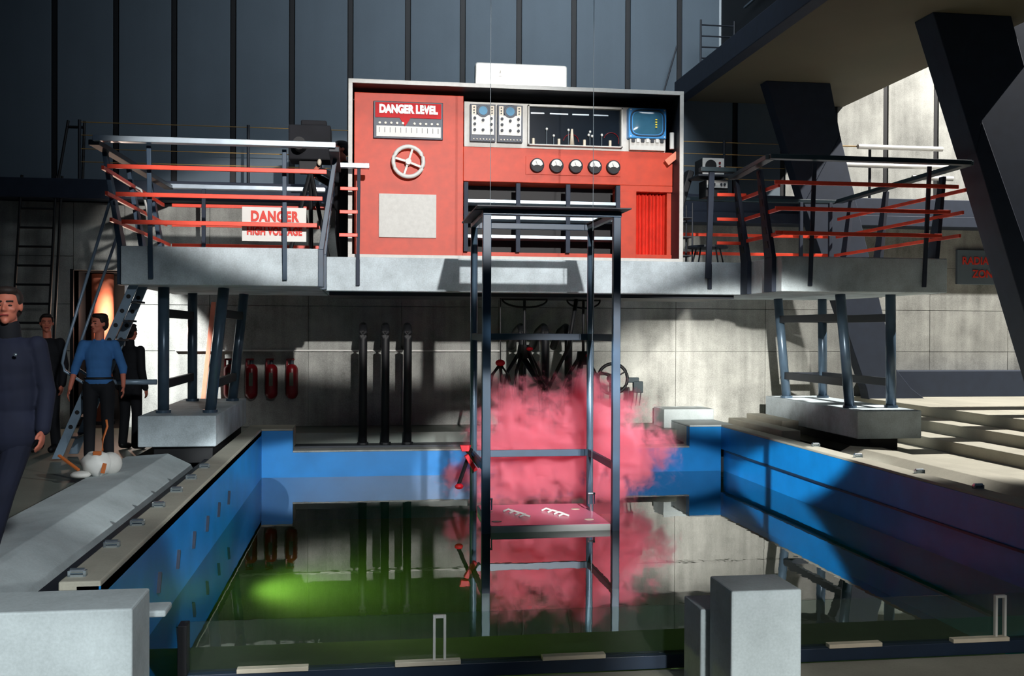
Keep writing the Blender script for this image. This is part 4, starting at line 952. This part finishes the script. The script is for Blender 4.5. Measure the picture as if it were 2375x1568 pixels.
def person(loc, rotz, label, H, pose, cl, head_turn=0.0, head_tilt=0.0, voxel=0.010, hairm='hair', shirt_len=0.0, sleeve=1.0, opts=()):
    """pose: joints in body space (face -Y, x right of the picture when unrotated), scaled by H/1.78"""
    k = H/1.78
    J = dict(hip=(0, 0, 0.95), hl=(-0.09, 0, 0.93), hr=(0.09, 0, 0.93), kl=(-0.10, -0.02, 0.50), kr=(0.10, -0.02, 0.50), al=(-0.11, 0.02, 0.08), ar=(0.11, 0.02, 0.08),
             waist=(0, 0, 1.10), chest=(0, 0, 1.32), sl=(-0.172, 0.0, 1.42), sr=(0.172, 0.0, 1.42), el=(-0.215, 0.03, 1.13), er=(0.215, 0.03, 1.13),
             wl=(-0.225, -0.04, 0.88), wr=(0.225, -0.04, 0.88), neck=(0, 0.01, 1.48), head=(0, -0.015, 1.665), fl=(-0.12, -0.13, 0.04), fr=(0.12, -0.13, 0.04))
    J.update(pose)
    J = {n: Vector(v)*k for n, v in J.items()}
    t = thing('person', loc, label, 'person')
    T_ = lambda mb: xf(mb, rotz, loc)
    R = Matrix.Rotation(head_turn, 3, 'Z') @ Matrix.Rotation(head_tilt, 3, 'X')
    # body: one continuous surface
    b = MB()
    P = head_shape(b, J['head'], R, k)
    b.cap(J['neck'] - Vector((0, 0, 0.03)), J['head'] + R @ (Vector((0, 0.015, -0.07))*k), 0.056*k, 0.052*k, 14)
    b.ell(J['chest'], (0.155*k, 0.10*k, 0.16*k), n=16); b.ell(J['waist'], (0.135*k, 0.09*k, 0.14*k), n=16); b.ell(J['hip'], (0.145*k, 0.10*k, 0.11*k), n=16)
    for s in 'lr':
        sd = -1 if s == 'l' else 1
        b.cap(J['chest'] + Vector((0, 0, 0.04)), J['s'+s] - Vector((0, 0, 0.02)), 0.055*k, 0.036*k); b.cap(J['s'+s] - Vector((0, 0, 0.02)), J['e'+s], 0.038*k, 0.036*k); b.cap(J['e'+s], J['w'+s], 0.039*k, 0.025*k)
        hand(b, J['w'+s], (J['w'+s]-J['e'+s]), sd, k*1.0)
        b.cap(J['h'+s], J['k'+s], 0.078*k, 0.052*k); b.cap(J['k'+s], J['a'+s], 0.052*k, 0.034*k); b.cap(J['a'+s], J['f'+s], 0.036*k, 0.030*k)
    part(t, 'body', T_(solidify(b, voxel, 3)), 'skin', smooth=True)
    # face details
    for s in (-1, 1):
        e = MB(); mt = Matrix.Translation(P(s*0.031, -0.080, 0.006)) @ R.to_4x4() @ Matrix.Diagonal((0.013*k, 0.009*k, 0.006*k, 1)); bmesh.ops.create_uvsphere(e.b, u_segments=12, v_segments=8, radius=1.0, matrix=mt)
        part(t, 'eye', T_(e), 'eyewhite', smooth=True)
        e = MB().cap(P(s*0.016, -0.096, 0.032), P(s*0.048, -0.084, 0.034), 0.005*k, 0.004*k, 8); part(t, 'eyebrow', T_(e), hairm, smooth=True)
    e = MB().cap(P(-0.020, -0.093, -0.053), P(0.020, -0.093, -0.053), 0.0052*k, 0.0052*k, 8); part(t, 'mouth', T_(e), 'lips', smooth=True)
    part(t, 'hair', T_(solidify(hair_shape(J['head'], R, k, 'long' in opts, 'cap' in opts), 0.010, 2)), hairm, smooth=True)
    # shirt / jacket
    b = MB(); g = 0.016*k
    if 'jacket' in opts: g = 0.026*k
    b.ell(J['chest'] + Vector((0, 0, -0.02)), (0.148*k+g, 0.100*k+g, 0.19*k), n=18); b.ell(J['waist'], (0.126*k+g, 0.088*k+g, 0.22*k), n=18); b.ell(J['chest'].lerp(J['waist'], 0.5), (0.136*k+g, 0.095*k+g, 0.20*k), n=18)
    b.ell(J['hip'] + Vector((0, 0, 0.03 - (0.06 if 'jacket' in opts else 0))), (0.146*k+g, 0.102*k+g, 0.11*k+ (0.07 if 'jacket' in opts else 0)), n=18)
    for s in 'lr':
        b.cap(J['chest'] + Vector((0, 0, 0.04*k)), J['s'+s] - Vector((0.01 if s == 'r' else -0.01, 0, 0.025*k)), 0.080*k+g*0.3, 0.050*k+g*0.3)
        b.cap(J['neck'] - Vector((0, 0, 0.055*k)), J['s'+s], 0.050*k, 0.050*k)
        b.cap(J['s'+s], J['e'+s], 0.053*k+g*0.4, 0.045*k+g*0.4)
        q = J['e'+s].lerp(J['w'+s], sleeve) if sleeve > 0 else J['e'+s]
        if sleeve > 0: b.cap(J['e'+s], q, 0.048*k+g*0.4, 0.036*k+g*0.4)
    if 'turtle' in opts: b.cap(J['neck'] - Vector((0, 0, 0.02)), J['neck'] + Vector((0, -0.004, 0.055*k)), 0.068*k, 0.063*k, 16)
    part(t, 'jacket' if 'jacket' in opts else 'shirt', T_(solidify(b, voxel*1.1, 3)), cl[0], smooth=True)
    if 'collar' in opts:
        for s in (-1, 1): part(t, 'collar', T_(MB().hexa([J['neck'] + Vector(v)*k for v in ((s*0.012, -0.085, -0.05), (s*0.055, -0.085, -0.06), (s*0.055, -0.070, -0.06), (s*0.012, -0.070, -0.05), (s*0.040, -0.065, 0.01), (s*0.070, -0.040, 0.0), (s*0.065, -0.03, 0.0), (s*0.035, -0.05, 0.01))])), cl[0], 0.003)
    # trousers
    b = MB(); b.ell(J['hip'], (0.155*k, 0.115*k, 0.115*k), n=16)
    for s in 'lr':
        b.cap(J['h'+s], J['k'+s], 0.094*k, 0.072*k); b.cap(J['k'+s], J['a'+s] + Vector((0, 0, 0.01)), 0.072*k, 0.062*k)
    part(t, 'trousers', T_(solidify(b, voxel*1.2, 3)), cl[1], smooth=True)
    if 'jacket' not in opts: part(t, 'belt', T_(MB().tube([(J['hip'].x + (0.158*k)*math.cos(a), J['hip'].y + 0.118*k*math.sin(a), J['hip'].z+0.07*k) for a in [2*PI*i/28 for i in range(28)]], 0.014*k, 6, closed=True)), 'black', smooth=True)
    for s in 'lr':
        b = MB(); b.cap(J['a'+s] + Vector((0, 0.01, -0.01)), J['f'+s], 0.050*k, 0.042*k, 12)
        for v in b.b.verts: v.co.z = max(v.co.z, min(J['a'+s].z, J['f'+s].z) - 0.040*k)
        part(t, 'shoe', T_(b), 'black', smooth=True)
    return t, J, k
FL = PI   # unused
# man at the left edge, dark jacket, close to the lens
Z0 = 0.08
tm, J, k = person((-2.16, 5.9+0.65, 0.085), 0.0, 'man in dark roll-neck and navy jacket at the left edge of the picture, facing forward', 1.72,
    dict(hip=(0.02, 0, 0.93), hl=(-0.07, 0, 0.91), hr=(0.09, 0, 0.91), kl=(-0.20, 0.0, 0.50), kr=(-0.02, -0.03, 0.50), al=(-0.36, 0.05, 0.08), ar=(-0.14, 0.02, 0.08), fl=(-0.38, -0.10, 0.04), fr=(-0.15, -0.13, 0.04),
         waist=(0.02, 0, 1.10), er=(0.22, 0.03, 1.13), wr=(0.225, -0.06, 0.90)), ('cloth_navy', 'cloth_navy'), head_turn=0.10, voxel=0.0075, hairm='hair_brown', opts=('jacket', 'turtle'))
part(tm, 'collar_band', xf(MB().cap(J['neck'] - Vector((0, 0, 0.015)), J['neck'] + Vector((0, -0.004, 0.05)), 0.071, 0.066, 18), 0, (-2.16, 6.55, 0.085)), 'cloth_blk', smooth=True)
part(tm, 'badge', xf(MB().ell((0.085, -0.145, 1.32), (0.013, 0.008, 0.010)), 0, (-2.16, 6.55, 0.085)), 'chrome', smooth=True)
# man in blue shirt behind the ladder
person((-3.08, 12.35, 0.0), 0.15, 'man in blue short-sleeved shirt standing behind the perforated ladder', 1.73,
    dict(el=(-0.26, 0.0, 1.14), wl=(-0.31, -0.10, 0.90), er=(0.27, 0.0, 1.14), wr=(0.28, -0.08, 0.92)), ('cloth_blue', 'cloth_blk'), head_turn=-0.75, voxel=0.010, opts=('collar', 'long'), sleeve=0.25)
person((-3.03, 13.7, 0.0), 2.7, 'man in black jacket turned away, beside the pale wall left of the gantry legs', 1.62, {}, ('cloth_blk', 'cloth_blk'), voxel=0.012, opts=('jacket', 'turtle'))
person((-4.02, 13.6, 0.0), -0.2, 'man in black suit in the shadow in front of the cage ladder', 1.74, {}, ('cloth_blk', 'cloth_blk'), head_turn=0.5, voxel=0.012, opts=('jacket',))
person((-0.36, 15.25, DT), -1.35, 'camera operator in dark clothes and peaked cap on the left platform', 1.82,
    dict(er=(0.26, -0.12, 1.2), wr=(0.18, -0.34, 1.32), el=(-0.26, -0.12, 1.2), wl=(-0.16, -0.34, 1.28)), ('cloth_dark', 'cloth_dark'), voxel=0.012, hairm='cloth_dark', opts=('jacket', 'cap'))

# ================================================================== PINK SMOKE
def smoke_material(centre, blobs):
    m = bpy.data.materials.new('pink_smoke'); m.use_nodes = True; nt = m.node_tree; nt.nodes.clear()
    N = nt.nodes.new; Lk = nt.links.new
    out = N('ShaderNodeOutputMaterial'); vol = N('ShaderNodeVolumePrincipled')
    vol.inputs['Color'].default_value = (1.0, 0.33, 0.43, 1); vol.inputs['Anisotropy'].default_value = -0.1
    geo = N('ShaderNodeTexCoord')
    nz = N('ShaderNodeTexNoise'); nz.inputs['Scale'].default_value = 4.4; nz.inputs['Detail'].default_value = 7; nz.inputs['Roughness'].default_value = 0.66; nz.inputs['Distortion'].default_value = 0.5
    Lk(geo.outputs['Object'], nz.inputs['Vector'])
    last = None
    for (x, y, z, r) in blobs:
        d = N('ShaderNodeVectorMath'); d.operation = 'DISTANCE'; d.inputs[1].default_value = (x-centre[0], y-centre[1], z-centre[2])
        Lk(geo.outputs['Object'], d.inputs[0])
        q = N('ShaderNodeMath'); q.operation = 'MULTIPLY_ADD'; q.inputs[1].default_value = -1.0/r; q.inputs[2].default_value = 1.0
        Lk(d.outputs['Value'], q.inputs[0])
        if last is None: last = q.outputs[0]
        else:
            s = N('ShaderNodeMath'); s.operation = 'SMOOTH_MAX'; s.inputs[2].default_value = 0.15
            Lk(last, s.inputs[0]); Lk(q.outputs[0], s.inputs[1]); last = s.outputs[0]
    ns = N('ShaderNodeMath'); ns.operation = 'MULTIPLY_ADD'; ns.inputs[1].default_value = 4.0; ns.inputs[2].default_value = -2.12
    Lk(nz.outputs['Fac'], ns.inputs[0])
    ad = N('ShaderNodeMath'); ad.operation = 'ADD'; Lk(last, ad.inputs[0]); Lk(ns.outputs[0], ad.inputs[1])
    mr = N('ShaderNodeMapRange'); mr.inputs['From Min'].default_value = 0.0; mr.inputs['From Max'].default_value = 1.3
    mr.inputs['To Min'].default_value = 0.0; mr.inputs['To Max'].default_value = 13.0
    Lk(ad.outputs[0], mr.inputs['Value']); Lk(mr.outputs[0], vol.inputs['Density']); Lk(vol.outputs[0], out.inputs['Volume'])
    return m
BL = [(1.80, 12.55, 0.10, 0.55), (2.05, 12.6, 0.05, 0.75), (2.5, 12.5, 0.0, 0.70), (2.75, 12.6, 0.35, 0.65), (3.0, 12.6, 0.0, 0.70), (3.3, 12.6, -0.05, 0.50), (3.65, 12.6, 0.0, 0.32),
      (1.8, 12.5, -0.25, 0.55), (2.7, 12.55, 0.7, 0.36), (3.1, 12.6, 0.5, 0.40), (1.8, 12.6, 0.55, 0.38), (2.3, 12.55, -0.35, 0.42), (3.05, 12.6, -0.4, 0.40), (1.10, 12.5, -0.25, 0.22)]
SX0, SX1, SY0, SY1, SZ0, SZ1 = 0.75, 4.1, 12.05, 13.15, ZW + 0.004, 1.25
smc = ((SX0+SX1)/2, (SY0+SY1)/2, SZ0)
M['smoke'] = smoke_material(smc, BL)
single('smoke_cloud', MB().box(SX0, SX1, SY0, SY1, SZ0, SZ1), 'smoke', 'billowing pink smoke cloud on the water behind the lift frame', 'smoke', base=smc, kind='stuff')
